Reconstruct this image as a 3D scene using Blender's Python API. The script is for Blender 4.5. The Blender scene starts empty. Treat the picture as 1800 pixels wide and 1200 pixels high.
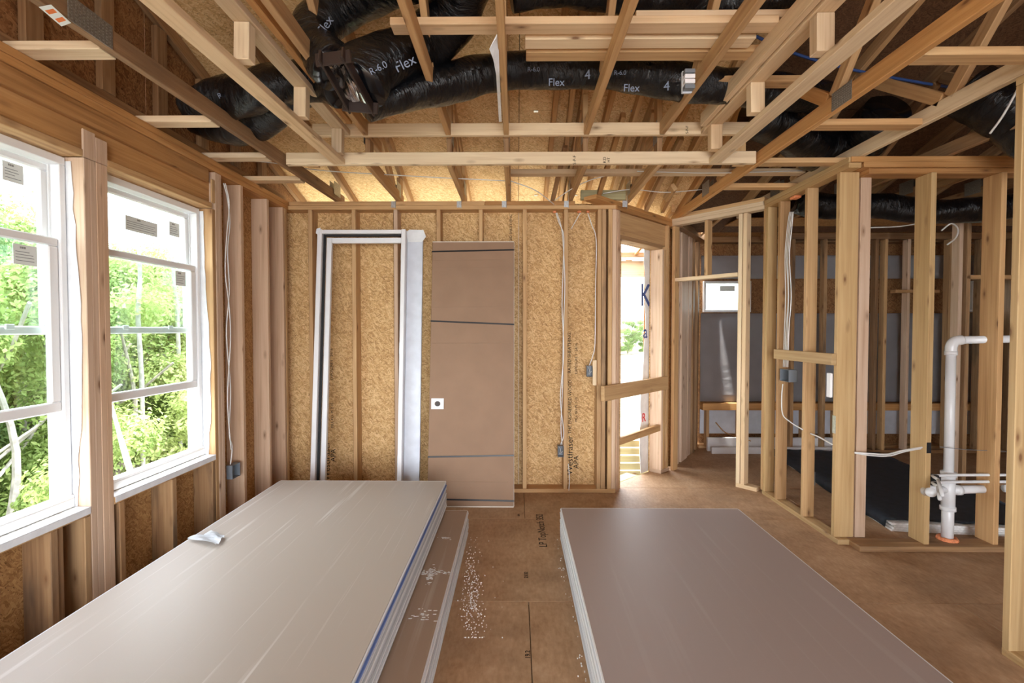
import bpy, bmesh, math, random
from mathutils import Vector, Matrix
R = random.Random(7)
C = bpy.context.scene.collection
sc = bpy.context.scene

# ------------------------------------------------------------------ camera
H = 1.56                       # eye height above the subfloor, metres
PITCH = math.atan(21 / 850); YAW = math.atan(8 / 850)
cam = bpy.data.cameras.new('camera'); cam.lens = 17.0; cam.sensor_width = 36; cam.clip_start = 0.05; cam.clip_end = 600
co = bpy.data.objects.new('camera', cam); C.objects.link(co)
co.location = (0, 0, H); co.rotation_euler = (math.pi / 2 - PITCH, 0, YAW)
sc.camera = co

# ------------------------------------------------------------------ world, sun, exposure
w = bpy.data.worlds.new('sky'); sc.world = w; w.use_nodes = True
nt = w.node_tree; nt.nodes.clear()
out = nt.nodes.new('ShaderNodeOutputWorld'); bg = nt.nodes.new('ShaderNodeBackground')
tc = nt.nodes.new('ShaderNodeTexCoord'); sp = nt.nodes.new('ShaderNodeSeparateXYZ')
rp = nt.nodes.new('ShaderNodeValToRGB')
rp.color_ramp.elements[0].position = 0.0; rp.color_ramp.elements[0].color = (0.97, 0.985, 1.0, 1)
rp.color_ramp.elements[1].position = 0.7; rp.color_ramp.elements[1].color = (0.80, 0.88, 1.0, 1)
nt.links.new(tc.outputs['Generated'], sp.inputs[0]); nt.links.new(sp.outputs['Z'], rp.inputs[0])
nt.links.new(rp.outputs[0], bg.inputs['Color']); bg.inputs['Strength'].default_value = 6.6
nt.links.new(bg.outputs[0], out.inputs['Surface'])
sun = bpy.data.lights.new('sun', 'SUN'); sun.energy = 11.0; sun.angle = math.radians(2); sun.color = (1, 0.96, 0.88)
so = bpy.data.objects.new('sun', sun); C.objects.link(so)
_d = Vector((0.18, 0.10, -0.97)); so.rotation_euler = _d.to_track_quat('-Z', 'Y').to_euler(); so.location = (-8, 0, 12)

def portal(loc, rot, sx, sy):
    l = bpy.data.lights.new('window_daylight', 'AREA'); l.shape = 'RECTANGLE'; l.size = sx; l.size_y = sy
    l.energy = 1; l.cycles.is_portal = True
    o = bpy.data.objects.new('window_daylight', l); C.objects.link(o); o.location = loc; o.rotation_euler = rot
def daylight(loc, rot, sx, sy, e, col):
    l = bpy.data.lights.new('rear_fill_lamp', 'AREA'); l.shape = 'RECTANGLE'; l.size = sx; l.size_y = sy
    l.energy = e; l.color = col
    o = bpy.data.objects.new('rear_fill_lamp', l); C.objects.link(o); o.location = loc; o.rotation_euler = rot
PI = math.pi
# added fill lamp in an invented rear opening behind the camera, brightens the room
daylight((1.0, -3.3, 1.15), (PI / 2, 0, 0), 2.8, 1.9, 88, (0.90, 0.96, 1.05))
# daylight of the two double-hung windows on the left
daylight((-2.42, 1.98, 1.55), (0, -PI / 2, 0), 1.6, 0.8, 1, (1, 1, 1)) if False else None
portal((-2.36, 1.98, 1.55), (0, -PI / 2, 0), 1.7, 0.85)
portal((-2.36, 3.0, 1.55), (0, -PI / 2, 0), 1.7, 0.85)
sc.view_settings.view_transform = 'Standard'; sc.view_settings.look = 'None'
sc.view_settings.gamma = 1; sc.view_settings.use_curve_mapping = False
sc.view_settings.exposure = 0.72
sc.cycles.use_denoising = True
sc.cycles.max_bounces = 8; sc.cycles.diffuse_bounces = 5; sc.cycles.glossy_bounces = 3; sc.cycles.transparent_max_bounces = 12
sc.cycles.sample_clamp_indirect = 6

# ------------------------------------------------------------------ pixel helpers (1800x1200 frame)
FW = Vector((-math.sin(YAW) * math.cos(PITCH), math.cos(YAW) * math.cos(PITCH), -math.sin(PITCH)))
RT = Vector((math.cos(YAW), math.sin(YAW), 0)); UP = RT.cross(FW); EYE = Vector((0, 0, H))
def ray(px, py): return FW + RT * ((px - 900) / 850) + UP * ((600 - py) / 850)
def aY(px, py, Y): d = ray(px, py); return EYE + d * (Y / d.y)
def aX(px, py, X): d = ray(px, py); return EYE + d * (X / d.x)
def aZ(px, py, Z): d = ray(px, py); return EYE + d * ((Z - H) / d.z)

# ------------------------------------------------------------------ materials
class NB:
    def __init__(s, name, rough=0.7, spec=0.3):
        s.m = bpy.data.materials.new(name); s.m.use_nodes = True; s.t = s.m.node_tree
        s.b = s.t.nodes['Principled BSDF']; s.b.inputs['Roughness'].default_value = rough
        s.b.inputs['Specular IOR Level'].default_value = spec
    def n(s, typ, **kw):
        nd = s.t.nodes.new(typ)
        for k, v in kw.items():
            if k in nd.inputs: nd.inputs[k].default_value = v
            else: setattr(nd, k, v)
        return nd
    def l(s, a, b): s.t.links.new(a, b)
    def ramp(s, fac, stops):
        r = s.n('ShaderNodeValToRGB'); e = r.color_ramp.elements
        while len(e) > 1: e.remove(e[-1])
        e[0].position = stops[0][0]; c = stops[0][1]; e[0].color = (*c, 1) if len(c) == 3 else c
        for p, c in stops[1:]:
            x = e.new(p); x.color = (*c, 1)
        s.l(fac, r.inputs[0]); return r.outputs[0]
    def mix(s, fac, a, b, mode='MIX'):
        x = s.n('ShaderNodeMix', data_type='RGBA', blend_type=mode)
        for sock, v in ((x.inputs[0], fac), (x.inputs[6], a), (x.inputs[7], b)):
            if hasattr(v, 'is_output'): s.l(v, sock)
            elif isinstance(v, (int, float)): sock.default_value = v
            else: sock.default_value = (*v, 1)
        return x.outputs[2]
    def math(s, op, a, b=None, clamp=False):
        x = s.n('ShaderNodeMath', operation=op); x.use_clamp = clamp
        for i, v in ((0, a), (1, b)):
            if v is None: continue
            if hasattr(v, 'is_output'): s.l(v, x.inputs[i])
            else: x.inputs[i].default_value = v
        return x.outputs[0]
    def uv(s, sx, sy, rnd=True, rot=0.0):
        """surface coordinates in metres, shifted at random for each object"""
        t = s.n('ShaderNodeTexCoord')
        v = t.outputs['UV']
        if rnd:
            oi = s.n('ShaderNodeObjectInfo'); m1 = s.n('ShaderNodeVectorMath', operation='SCALE')
            cb = s.n('ShaderNodeCombineXYZ'); cb.inputs[0].default_value = 37.0; cb.inputs[1].default_value = 11.3; cb.inputs[2].default_value = 5.1
            s.l(cb.outputs[0], m1.inputs[0]); s.l(oi.outputs['Random'], m1.inputs['Scale'])
            ad = s.n('ShaderNodeVectorMath', operation='ADD'); s.l(v, ad.inputs[0]); s.l(m1.outputs[0], ad.inputs[1]); v = ad.outputs[0]
        if rot:
            rr = s.n('ShaderNodeVectorRotate', rotation_type='Z_AXIS'); rr.inputs['Angle'].default_value = rot; s.l(v, rr.inputs['Vector']); v = rr.outputs[0]
        mp = s.n('ShaderNodeMapping'); mp.inputs['Scale'].default_value = (sx, sy, 1); s.l(v, mp.inputs[0]); return mp.outputs[0]
    def noise(s, vec, scale=1, detail=3, rough=0.5, dist=0.0):
        x = s.n('ShaderNodeTexNoise'); x.inputs['Scale'].default_value = scale; x.inputs['Detail'].default_value = detail
        x.inputs['Roughness'].default_value = rough; x.inputs['Distortion'].default_value = dist; s.l(vec, x.inputs['Vector']); return x.outputs['Fac']
    def bump(s, h, strength=0.3, dist=0.002):
        b = s.n('ShaderNodeBump'); b.inputs['Strength'].default_value = strength; b.inputs['Distance'].default_value = dist
        s.l(h, b.inputs['Height']); s.l(b.outputs[0], s.b.inputs['Normal'])
    def col(s, c): s.l(c, s.b.inputs['Base Color']) if hasattr(c, 'is_output') else setattr(s.b.inputs['Base Color'], 'default_value', (*c, 1))

def wood(name, pale, mid, dark, knot=(0.16, 0.07, 0.03), stain=0.0, stainc=(0.10, 0.07, 0.05)):
    k = NB(name, 0.62, 0.25)
    g = k.noise(k.uv(1.6, 55), 1, 4, 0.55, 0.4)
    b = k.noise(k.uv(0.9, 14), 1, 3, 0.5, 1.2)
    f = k.math('ADD', k.math('MULTIPLY', g, 0.55), k.math('MULTIPLY', b, 0.45))
    c = k.ramp(f, [(0.28, dark), (0.47, mid), (0.66, pale)])
    oi = k.n('ShaderNodeObjectInfo')
    tone = k.ramp(oi.outputs['Random'], [(0, (0.80, 0.74, 0.70)), (0.35, (0.95, 0.93, 0.9)), (0.7, (1.04, 1.0, 0.94)), (1, (0.90, 0.80, 0.70))])
    c = k.mix(1.0, c, tone, 'MULTIPLY')
    v = k.n('ShaderNodeTexVoronoi'); v.inputs['Scale'].default_value = 1; k.l(k.uv(4.5, 12), v.inputs['Vector'])
    sel = k.math('GREATER_THAN', v.outputs['Color'], 0.42)
    kd = k.ramp(v.outputs['Distance'], [(0.06, (0.9, 0.9, 0.9)), (0.12, (0.4, 0.4, 0.4)), (0.25, (0, 0, 0))])
    c = k.mix(k.math('MULTIPLY', kd, sel), c, knot)
    if stain:
        st = k.noise(k.uv(1.1, 5), 1, 4, 0.6)
        c = k.mix(k.math('MULTIPLY', k.ramp(st, [(0.48, (0, 0, 0)), (0.66, (1, 1, 1))]), stain), c, stainc)
    k.col(c); k.bump(g, 0.25, 0.002); return k.m

W_PALE = wood('pine_pale', (0.83, 0.69, 0.49), (0.75, 0.60, 0.41), (0.56, 0.40, 0.24))
W_MID = wood('pine_tan', (0.66, 0.45, 0.24), (0.55, 0.35, 0.175), (0.36, 0.205, 0.095))
W_PINK = wood('pine_pinkish', (0.74, 0.58, 0.45), (0.66, 0.49, 0.36), (0.50, 0.34, 0.23))
W_YEL = wood('pine_yellowish', (0.60, 0.44, 0.24), (0.52, 0.36, 0.18), (0.38, 0.24, 0.11))
W_DARK = wood('pine_weathered_shaded', (0.44, 0.285, 0.155), (0.33, 0.195, 0.10), (0.20, 0.11, 0.055), stain=0.5)  # weathered wood; on the right attic trusses this tone stands for shade
W_ORANGE = wood('pine_orange', (0.66, 0.39, 0.17), (0.54, 0.29, 0.11), (0.32, 0.16, 0.06), stain=0.15)
W_STAIN = wood('pine_stained', (0.55, 0.37, 0.20), (0.44, 0.27, 0.14), (0.27, 0.15, 0.075), stain=0.75)
W_TREAT = wood('pine_treated', (0.46, 0.42, 0.24), (0.38, 0.34, 0.19), (0.28, 0.24, 0.12))

def osb(name, lo, mid, hi, dark=0.0):
    k = NB(name, 0.66, 0.3)
    base = k.uv(1, 1)
    dn = k.n('ShaderNodeTexNoise'); dn.inputs['Scale'].default_value = 9; dn.inputs['Detail'].default_value = 2; k.l(base, dn.inputs['Vector'])
    vals = []
    for i, (rot, sx, sy) in enumerate(((0.15, 26, 120), (-0.75, 30, 140), (1.05, 28, 130), (1.75, 34, 150), (0.6, 24, 110))):
        t = k.n('ShaderNodeVectorMath', operation='ADD'); sc_ = k.n('ShaderNodeVectorMath', operation='SCALE'); sc_.inputs['Scale'].default_value = 0.012
        k.l(dn.outputs['Color'], sc_.inputs[0]); k.l(base, t.inputs[0]); k.l(sc_.outputs[0], t.inputs[1])
        rr = k.n('ShaderNodeVectorRotate', rotation_type='Z_AXIS'); rr.inputs['Angle'].default_value = rot; k.l(t.outputs[0], rr.inputs['Vector'])
        mp = k.n('ShaderNodeMapping'); mp.inputs['Scale'].default_value = (sx, sy, 1); k.l(rr.outputs[0], mp.inputs[0])
        v = k.n('ShaderNodeTexVoronoi'); v.inputs['Scale'].default_value = 1; k.l(mp.outputs[0], v.inputs['Vector'])
        sp_ = k.n('ShaderNodeSeparateColor'); k.l(v.outputs['Color'], sp_.inputs[0]); vals.append((sp_.outputs[0], sp_.outputs[1], v.outputs['Distance']))
    cur = vals[0][0]; hgt = vals[0][2]
    for (a, sel, d), th in zip(vals[1:], (0.5, 0.66, 0.75, 0.8)):
        g = k.math('GREATER_THAN', sel, th)
        cur = k.math('ADD', k.math('MULTIPLY', cur, k.math('SUBTRACT', 1.0, g)), k.math('MULTIPLY', a, g))
    big = k.noise(base, 2.2, 3)
    fine = k.noise(base, 60, 3)
    f = k.math('ADD', k.math('MULTIPLY', cur, 0.55), k.math('ADD', k.math('MULTIPLY', big, 0.35), k.math('MULTIPLY', fine, 0.25)))
    c = k.ramp(f, [(0.22, lo), (0.5, mid), (0.84, hi)])
    spk = k.noise(k.uv(70, 150, True, 0.5), 1, 2)
    c = k.mix(k.ramp(spk, [(0.66, (0, 0, 0)), (0.74, (1, 1, 1))]), c, tuple(x * 0.35 for x in lo))
    k.col(c); k.bump(f, 0.35, 0.003); return k.m
OSB_WALL = osb('osb_wall', (0.33, 0.175, 0.065), (0.56, 0.335, 0.135), (0.76, 0.53, 0.27))
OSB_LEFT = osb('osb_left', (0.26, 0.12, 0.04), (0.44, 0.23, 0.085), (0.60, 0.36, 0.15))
OSB_GABLE = osb('osb_gable', (0.13, 0.055, 0.02), (0.25, 0.115, 0.045), (0.38, 0.20, 0.085))  # darkened board colour stands for the lack of light on the gable
OSB_SHADED = osb('osb_roof_shaded', (0.07, 0.035, 0.018), (0.12, 0.06, 0.03), (0.17, 0.09, 0.045))  # roof boards again, with the right attic's shade put into the colour
OSB_ROOF = osb('osb_roof', (0.50, 0.29, 0.12), (0.74, 0.48, 0.22), (0.88, 0.66, 0.36))  # paled so the centre roof looks lit; the light is in the colour

def floor_mat():
    k = NB('subfloor_panel', 0.6, 0.3)
    b = k.uv(1, 1)
    n1 = k.noise(b, 2.5, 6, 0.65); n2 = k.noise(k.uv(60, 22), 1, 3); n3 = k.noise(b, 9, 4, 0.7)
    f = k.math('ADD', k.math('MULTIPLY', n1, 0.45), k.math('ADD', k.math('MULTIPLY', n2, 0.3), k.math('MULTIPLY', n3, 0.25)))
    c = k.ramp(f, [(0.30, (0.23, 0.125, 0.065)), (0.45, (0.37, 0.22, 0.12)), (0.56, (0.45, 0.285, 0.165)), (0.7, (0.56, 0.385, 0.245))])
    st = k.noise(b, 1.1, 5, 0.7)
    c = k.mix(k.math('MULTIPLY', k.ramp(st, [(0.52, (0, 0, 0)), (0.68, (1, 1, 1))]), 0.30), c, (0.17, 0.11, 0.07))
    k.col(c); k.bump(f, 0.25, 0.003); return k.m
M_FLOOR = floor_mat()

def paper(name, base, streak, amt):
    k = NB(name, 0.5, 0.4)
    n = k.noise(k.uv(0.55, 24, True), 1, 3, 0.5, 0.2); m = k.noise(k.uv(1.1, 3.5), 1, 3)
    s = k.noise(k.uv(1.2, 85), 1, 2)
    f = k.math('MULTIPLY', k.ramp(n, [(0.575, (0, 0, 0)), (0.66, (1, 1, 1))]), k.ramp(m, [(0.42, (0, 0, 0)), (0.60, (1, 1, 1))]))
    f2 = k.math('MULTIPLY', k.math('ADD', k.math('MULTIPLY', f, 0.8), k.math('MULTIPLY', k.ramp(s, [(0.66, (0, 0, 0)), (0.76, (1, 1, 1))]), 0.35)), amt, True)
    k.col(k.mix(f2, base, streak)); return k.m
M_DRY_L = paper('drywall_paper_tan', (0.435, 0.375, 0.32), (0.70, 0.67, 0.64), 0.75)
M_DRY_R = paper('drywall_paper_brown', (0.335, 0.262, 0.24), (0.47, 0.42, 0.40), 0.22)
M_DRY_LOW = paper('drywall_paper_low', (0.37, 0.27, 0.20), (0.65, 0.62, 0.58), 0.35)

def plain(name, c, rough=0.5, spec=0.4, metal=0.0, nz=0.0, scale=20):
    k = NB(name, rough, spec); k.b.inputs['Metallic'].default_value = metal
    if nz:
        t = k.n('ShaderNodeTexCoord'); n = k.noise(t.outputs['Object'], scale, 4)
        k.col(k.ramp(n, [(0.3, tuple(x * (1 - nz) for x in c)), (0.7, tuple(min(1, x * (1 + nz)) for x in c))])); k.bump(n, nz, 0.002)
    else: k.col(c)
    return k.m
def edge_mat():
    k = NB('gypsum_edge_paper', 0.7, 0.2); oi = k.n('ShaderNodeObjectInfo')
    k.col(k.ramp(oi.outputs['Random'], [(0, (0.50, 0.51, 0.53)), (0.5, (0.74, 0.75, 0.78)), (1, (0.86, 0.85, 0.83))])); return k.m
M_EDGE = edge_mat()
M_EDGE2 = plain('gypsum_core', (0.78, 0.77, 0.75), 0.85, 0.1, 0, 0.12, 60)
M_BLUE = plain('blue_edge_tape', (0.16, 0.25, 0.55), 0.4)
M_VINYL = plain('white_vinyl', (0.86, 0.87, 0.88), 0.3, 0.5)
M_WHITE = plain('white_painted', (0.80, 0.80, 0.82), 0.35, 0.5, 0, 0.03, 6)
M_WRAP = plain('white_house_wrap', (0.80, 0.83, 0.86), 0.4, 0.5, 0, 0.08, 14)
M_FILM = plain('grey_white_film_wrap', (0.62, 0.66, 0.74), 0.3, 0.5, 0, 0.08, 10)
M_BLACKRUB = plain('black_weatherstrip', (0.012, 0.012, 0.014), 0.6)
M_STRAP = plain('black_strap', (0.015, 0.015, 0.018), 0.35)
M_CARD = plain('cardboard', (0.30, 0.19, 0.125), 0.7, 0.15, 0, 0.06, 5)
M_CARDEDGE = plain('cardboard_edge', (0.62, 0.55, 0.47), 0.7, 0.2)
M_PVC = plain('white_pvc', (0.78, 0.79, 0.80), 0.25, 0.5)
M_CABLE = plain('white_cable', (0.74, 0.74, 0.72), 0.35, 0.5)
M_BOX = plain('grey_blue_box_plastic', (0.17, 0.19, 0.215), 0.4, 0.4)
M_METAL = plain('galvanised_steel', (0.55, 0.57, 0.58), 0.35, 0.5, 0.9, 0.15, 60)
M_PLATE = plain('truss_plate_steel', (0.34, 0.33, 0.30), 0.45, 0.5, 0.7, 0.3, 120)
M_FOIL = plain('foil', (0.72, 0.70, 0.70), 0.12, 0.6, 1.0, 0.35, 26)
M_BOOT = plain('dark_boot_frame', (0.035, 0.022, 0.018), 0.4, 0.4)
M_INK = plain('black_ink', (0.012, 0.010, 0.010), 0.6, 0.1)
M_INKW = plain('blue_white_ink', (0.20, 0.24, 0.33), 0.5, 0.3)
M_INKB = plain('blue_ink', (0.06, 0.10, 0.30), 0.5, 0.3)
M_INKR = plain('red_ink', (0.65, 0.05, 0.06), 0.5, 0.3)
M_ORANGE = plain('orange_label', (0.80, 0.20, 0.04), 0.5)
M_LABEL = plain('label_paper', (0.80, 0.86, 0.84), 0.5)
M_FOAM = plain('orange_foam', (0.85, 0.30, 0.14), 0.8, 0.2, 0, 0.25, 90)
M_PEXB = plain('blue_pex', (0.05, 0.11, 0.34), 0.35)
M_POLY = plain('grey_poly_sheet', (0.50, 0.50, 0.53), 0.4, 0.4, 0, 0.06, 5)
M_MAT = plain('black_membrane', (0.06, 0.07, 0.09), 0.5, 0.4, 0, 0.2, 18)
M_DARKFELT = plain('roofing_felt', (0.02, 0.02, 0.02), 0.9)
M_BARK = plain('bark', (0.30, 0.26, 0.22), 0.9, 0.1, 0, 0.4, 8)
M_BIRCH = plain('pale_bark', (0.36, 0.34, 0.31), 0.8, 0.1, 0, 0.25, 8)
M_GRASS = plain('meadow_grass', (0.19, 0.17, 0.125), 0.9, 0.1, 0, 0.3, 1.5)
M_DUST = plain('plaster_dust', (0.80, 0.79, 0.77), 0.9, 0.1)

def duct_mat():
    k = NB('black_duct_jacket', 0.13, 0.45)
    n = k.noise(k.uv(14, 5, True), 1, 6, 0.62, 2.0)
    n2 = k.noise(k.uv(40, 9, True, 0.3), 1, 3, 0.6)
    k.col((0.004, 0.0045, 0.006)); k.bump(k.math('ADD', n, k.math('MULTIPLY', n2, 0.4)), 0.9, 0.02); return k.m
M_DUCT = duct_mat()
def glass_mat():
    m = bpy.data.materials.new('window_glass'); m.use_nodes = True; t = m.node_tree; t.nodes.clear()
    o = t.nodes.new('ShaderNodeOutputMaterial'); mx = t.nodes.new('ShaderNodeMixShader'); tr = t.nodes.new('ShaderNodeBsdfTransparent')
    gl = t.nodes.new('ShaderNodeBsdfGlossy'); fr = t.nodes.new('ShaderNodeLayerWeight'); gl.inputs['Roughness'].default_value = 0.02
    tr.inputs['Color'].default_value = (0.90, 0.955, 0.94, 1); fr.inputs['Blend'].default_value = 0.12
    t.links.new(fr.outputs['Facing'], mx.inputs[0]); t.links.new(tr.outputs[0], mx.inputs[1]); t.links.new(gl.outputs[0], mx.inputs[2]); t.links.new(mx.outputs[0], o.inputs[0]); return m
M_GLASS = glass_mat()
def leaf_mat(name, a, b):
    k = NB(name, 0.6, 0.2); oi = k.n('ShaderNodeTexCoord'); n = k.noise(oi.outputs['Object'], 1.3, 3)
    c = k.ramp(n, [(0.35, a), (0.65, b)]); k.col(c)
    tl = k.n('ShaderNodeBsdfTranslucent'); k.l(c, tl.inputs['Color']); mx = k.n('ShaderNodeMixShader'); mx.inputs[0].default_value = 0.45
    o = k.t.nodes['Material Output']; k.l(k.b.outputs[0], mx.inputs[1]); k.l(tl.outputs[0], mx.inputs[2]); k.l(mx.outputs[0], o.inputs['Surface']); return k.m
M_LEAF = leaf_mat('leaf_green', (0.22, 0.32, 0.09), (0.44, 0.53, 0.20))
M_LEAF2 = leaf_mat('leaf_yellow_green', (0.34, 0.43, 0.13), (0.56, 0.62, 0.28))
M_LEAF3 = leaf_mat('leaf_deep_green', (0.16, 0.25, 0.09), (0.33, 0.42, 0.18))

# ------------------------------------------------------------------ geometry helpers
def empty(name, loc=(0, 0, 0), label=None, cat=None, group=None, kind=None, parent=None):
    o = bpy.data.objects.new(name, None); C.objects.link(o); o.location = loc; o.empty_display_size = 0.1
    if parent: o.parent = parent; o.location = Vector(loc) - wloc(parent)
    tag(o, label, cat, group, kind); return o
def tag(o, label=None, cat=None, group=None, kind=None):
    if label: o['label'] = label
    if cat: o['category'] = cat
    if group: o['group'] = group
    if kind: o['kind'] = kind
    return o
def wmat(o):
    m = o.matrix_basis.copy()
    p = o.parent
    while p: m = p.matrix_basis @ m; p = p.parent
    return m
def wloc(o): return wmat(o).to_translation()
def link(name, me, parent, M):
    o = bpy.data.objects.new(name, me); C.objects.link(o)
    if parent: o.parent = parent; M = wmat(parent).inverted() @ M
    o.matrix_basis = M; return o
_cache = {}
def bmesh_box(L, W, Hh, bev):
    key = (round(L, 3), round(W, 3), round(Hh, 3), bev)
    if key in _cache: return _cache[key]
    bm = bmesh.new(); bmesh.ops.create_cube(bm, size=1)
    for v in bm.verts: v.co = Vector((v.co.x * L, v.co.y * W, v.co.z * Hh))
    b = min(bev, 0.25 * min(L, W, Hh))
    if b > 0.0004: bmesh.ops.bevel(bm, geom=bm.edges[:], offset=b, segments=1, affect='EDGES')
    uvl = bm.loops.layers.uv.new('UVMap'); bm.normal_update()
    for f in bm.faces:
        n = f.normal; a = max(range(3), key=lambda i: abs(n[i]))
        for lp in f.loops:
            c = lp.vert.co
            lp[uvl].uv = (c.y, c.z * 1.0 + 3) if a == 0 else ((c.x, c.z + 0.35 + (0.2 if n.y > 0 else 0)) if a == 1 else (c.x, c.y + (0.8 if n.z > 0 else 0)))
    me = bpy.data.meshes.new('board'); bm.to_mesh(me); bm.free(); _cache[key] = me; return me
def withmat(me, mat, key=None):
    k = (me.name, mat.name)
    if k in _cache: return _cache[k]
    m2 = me.copy(); m2.materials.clear(); m2.materials.append(mat); _cache[k] = m2; return m2
def beam(name, parent, a, b, wd, ht, mat, up=None, bev=0.003):
    """a straight board from a to b (centre line); wd across, ht along 'up'"""
    a = Vector(a); b = Vector(b); d = b - a; L = d.length; x = d.normalized()
    u = Vector(up) if up else (Vector((0, 0, 1)) if abs(x.z) < 0.9 else Vector((0, 1, 0)))
    y = u.cross(x).normalized(); z = x.cross(y)
    M = Matrix(((x.x, y.x, z.x, 0), (x.y, y.y, z.y, 0), (x.z, y.z, z.z, 0), (0, 0, 0, 1))); M = Matrix.Translation((a + b) / 2) @ M
    return link(name, withmat(bmesh_box(L, wd, ht, bev), mat), parent, M)
def box(name, parent, x0, x1, y0, y1, z0, z1, mat, bev=0.003):
    dx, dy, dz = x1 - x0, y1 - y0, z1 - z0; c = Vector(((x0 + x1) / 2, (y0 + y1) / 2, (z0 + z1) / 2))
    if dz >= dx and dz >= dy: return beam(name, parent, c - Vector((0, 0, dz / 2)), c + Vector((0, 0, dz / 2)), dx, dy, mat, (0, 1, 0), bev)
    if dx >= dy: return beam(name, parent, c - Vector((dx / 2, 0, 0)), c + Vector((dx / 2, 0, 0)), dy, dz, mat, (0, 0, 1), bev)
    return beam(name, parent, c - Vector((0, dy / 2, 0)), c + Vector((0, dy / 2, 0)), dx, dz, mat, (0, 0, 1), bev)
def mesh_obj(name, bm, mat, parent=None, smooth=False, origin=None):
    me = bpy.data.meshes.new(name)
    if origin is None:
        zs = [v.co for v in bm.verts]; c = Vector((sum(v.x for v in zs) / len(zs), sum(v.y for v in zs) / len(zs), min(v.z for v in zs)))
    else: c = Vector(origin)
    bmesh.ops.translate(bm, verts=bm.verts, vec=-c)
    if smooth:
        for f in bm.faces: f.smooth = True
    bm.normal_update(); bm.to_mesh(me); bm.free()
    for m in (mat if isinstance(mat, (list, tuple)) else [mat]): me.materials.append(m)
    return link(name, me, parent, Matrix.Translation(c))
def catmull(pts, n=6):
    P = [Vector(p) for p in pts]
    if len(P) < 3: return P
    P = [P[0] * 2 - P[1]] + P + [P[-1] * 2 - P[-2]]; o = []
    for i in range(1, len(P) - 2):
        for k in range(n):
            t = k / n; a, b, c, d = P[i - 1], P[i], P[i + 1], P[i + 2]
            o.append(0.5 * ((2 * b) + (c - a) * t + (2 * a - 5 * b + 4 * c - d) * t * t + (3 * b - a - 3 * c + d) * t ** 3))
    o.append(P[-2]); return o
def tube_bm(bm, path, rad, seg=8, rfun=None):
    prev = None; rings = []; uvl = bm.loops.layers.uv.verify(); s = 0; ss = []
    N = None
    for i, p in enumerate(path):
        d = (path[min(i + 1, len(path) - 1)] - path[max(i - 1, 0)]).normalized()
        if N is None:
            N = d.cross(Vector((0, 0, 1))); N = N if N.length > 0.1 else d.cross(Vector((0, 1, 0)))
        N = (N - d * N.dot(d)).normalized(); B = d.cross(N)
        if i: s += (p - path[i - 1]).length
        ss.append(s); ring = []
        for k in range(seg):
            a = 2 * PI * k / seg; r = rad * (rfun(s, a) if rfun else 1)
            ring.append(bm.verts.new(p + (N * math.cos(a) + B * math.sin(a)) * r))
        rings.append(ring)
    for i in range(len(rings) - 1):
        for k in range(seg):
            f = bm.faces.new((rings[i][k], rings[i][(k + 1) % seg], rings[i + 1][(k + 1) % seg], rings[i + 1][k]))
            us = (k, k + 1, k + 1, k); vs = (i, i, i + 1, i + 1)
            for lp, u, v in zip(f.loops, us, vs): lp[uvl].uv = (ss[v], u / seg * 2 * PI * rad)
    bm.faces.new(rings[0][::-1]); bm.faces.new(rings[-1])
def tube(name, parent, pts, rad, mat, seg=8, n=6, rfun=None):
    bm = bmesh.new(); tube_bm(bm, catmull(pts, n) if n else [Vector(p) for p in pts], rad, seg, rfun); bmesh.ops.recalc_face_normals(bm, faces=bm.faces)
    return mesh_obj(name, bm, mat, parent, True)
def prism(name, parent, poly, ext, mat, origin=None):
    """closed outline (3D points) pushed along ext"""
    bm = bmesh.new(); a = [bm.verts.new(Vector(p)) for p in poly]; b = [bm.verts.new(Vector(p) + Vector(ext)) for p in poly]
    bm.faces.new(a); bm.faces.new(b[::-1]); n = len(a)
    for i in range(n): bm.faces.new((a[i], a[(i + 1) % n], b[(i + 1) % n], b[i]))
    bmesh.ops.recalc_face_normals(bm, faces=bm.faces); bm.normal_update(); uvl = bm.loops.layers.uv.new('UVMap')
    for f in bm.faces:
        m_ = max(range(3), key=lambda i: abs(f.normal[i]))
        for lp in f.loops: c = lp.vert.co; lp[uvl].uv = (c.y, c.z) if m_ == 0 else (c.x, c.z) if m_ == 1 else (c.x, c.y)
    return mesh_obj(name, bm, mat, parent, False, origin)
def text(body, parent, loc, size, xdir, ydir, mat, name='lettering', ext=0.0006, bold=0.0):
    cu = bpy.data.curves.new(name, 'FONT'); cu.body = body; cu.size = size; cu.align_x = 'CENTER'; cu.align_y = 'CENTER'; cu.extrude = ext; cu.offset = bold
    cu.materials.append(mat); x = Vector(xdir).normalized(); y = Vector(ydir); y = (y - x * y.dot(x)).normalized(); z = x.cross(y)
    M = Matrix.Translation(Vector(loc)) @ Matrix(((x.x, y.x, z.x, 0), (x.y, y.y, z.y, 0), (x.z, y.z, z.z, 0), (0, 0, 0, 1)))
    tmp = bpy.data.objects.new('t', cu); me = bpy.data.meshes.new_from_object(tmp); bpy.data.objects.remove(tmp)
    return link(name, me, parent, M)

XL = -2.165; YF = 4.589; T = 2.77; PT = 0.038   # left wall face, far wall face, top of plates, board thickness
D6 = 0.14; D4 = 0.089

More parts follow.
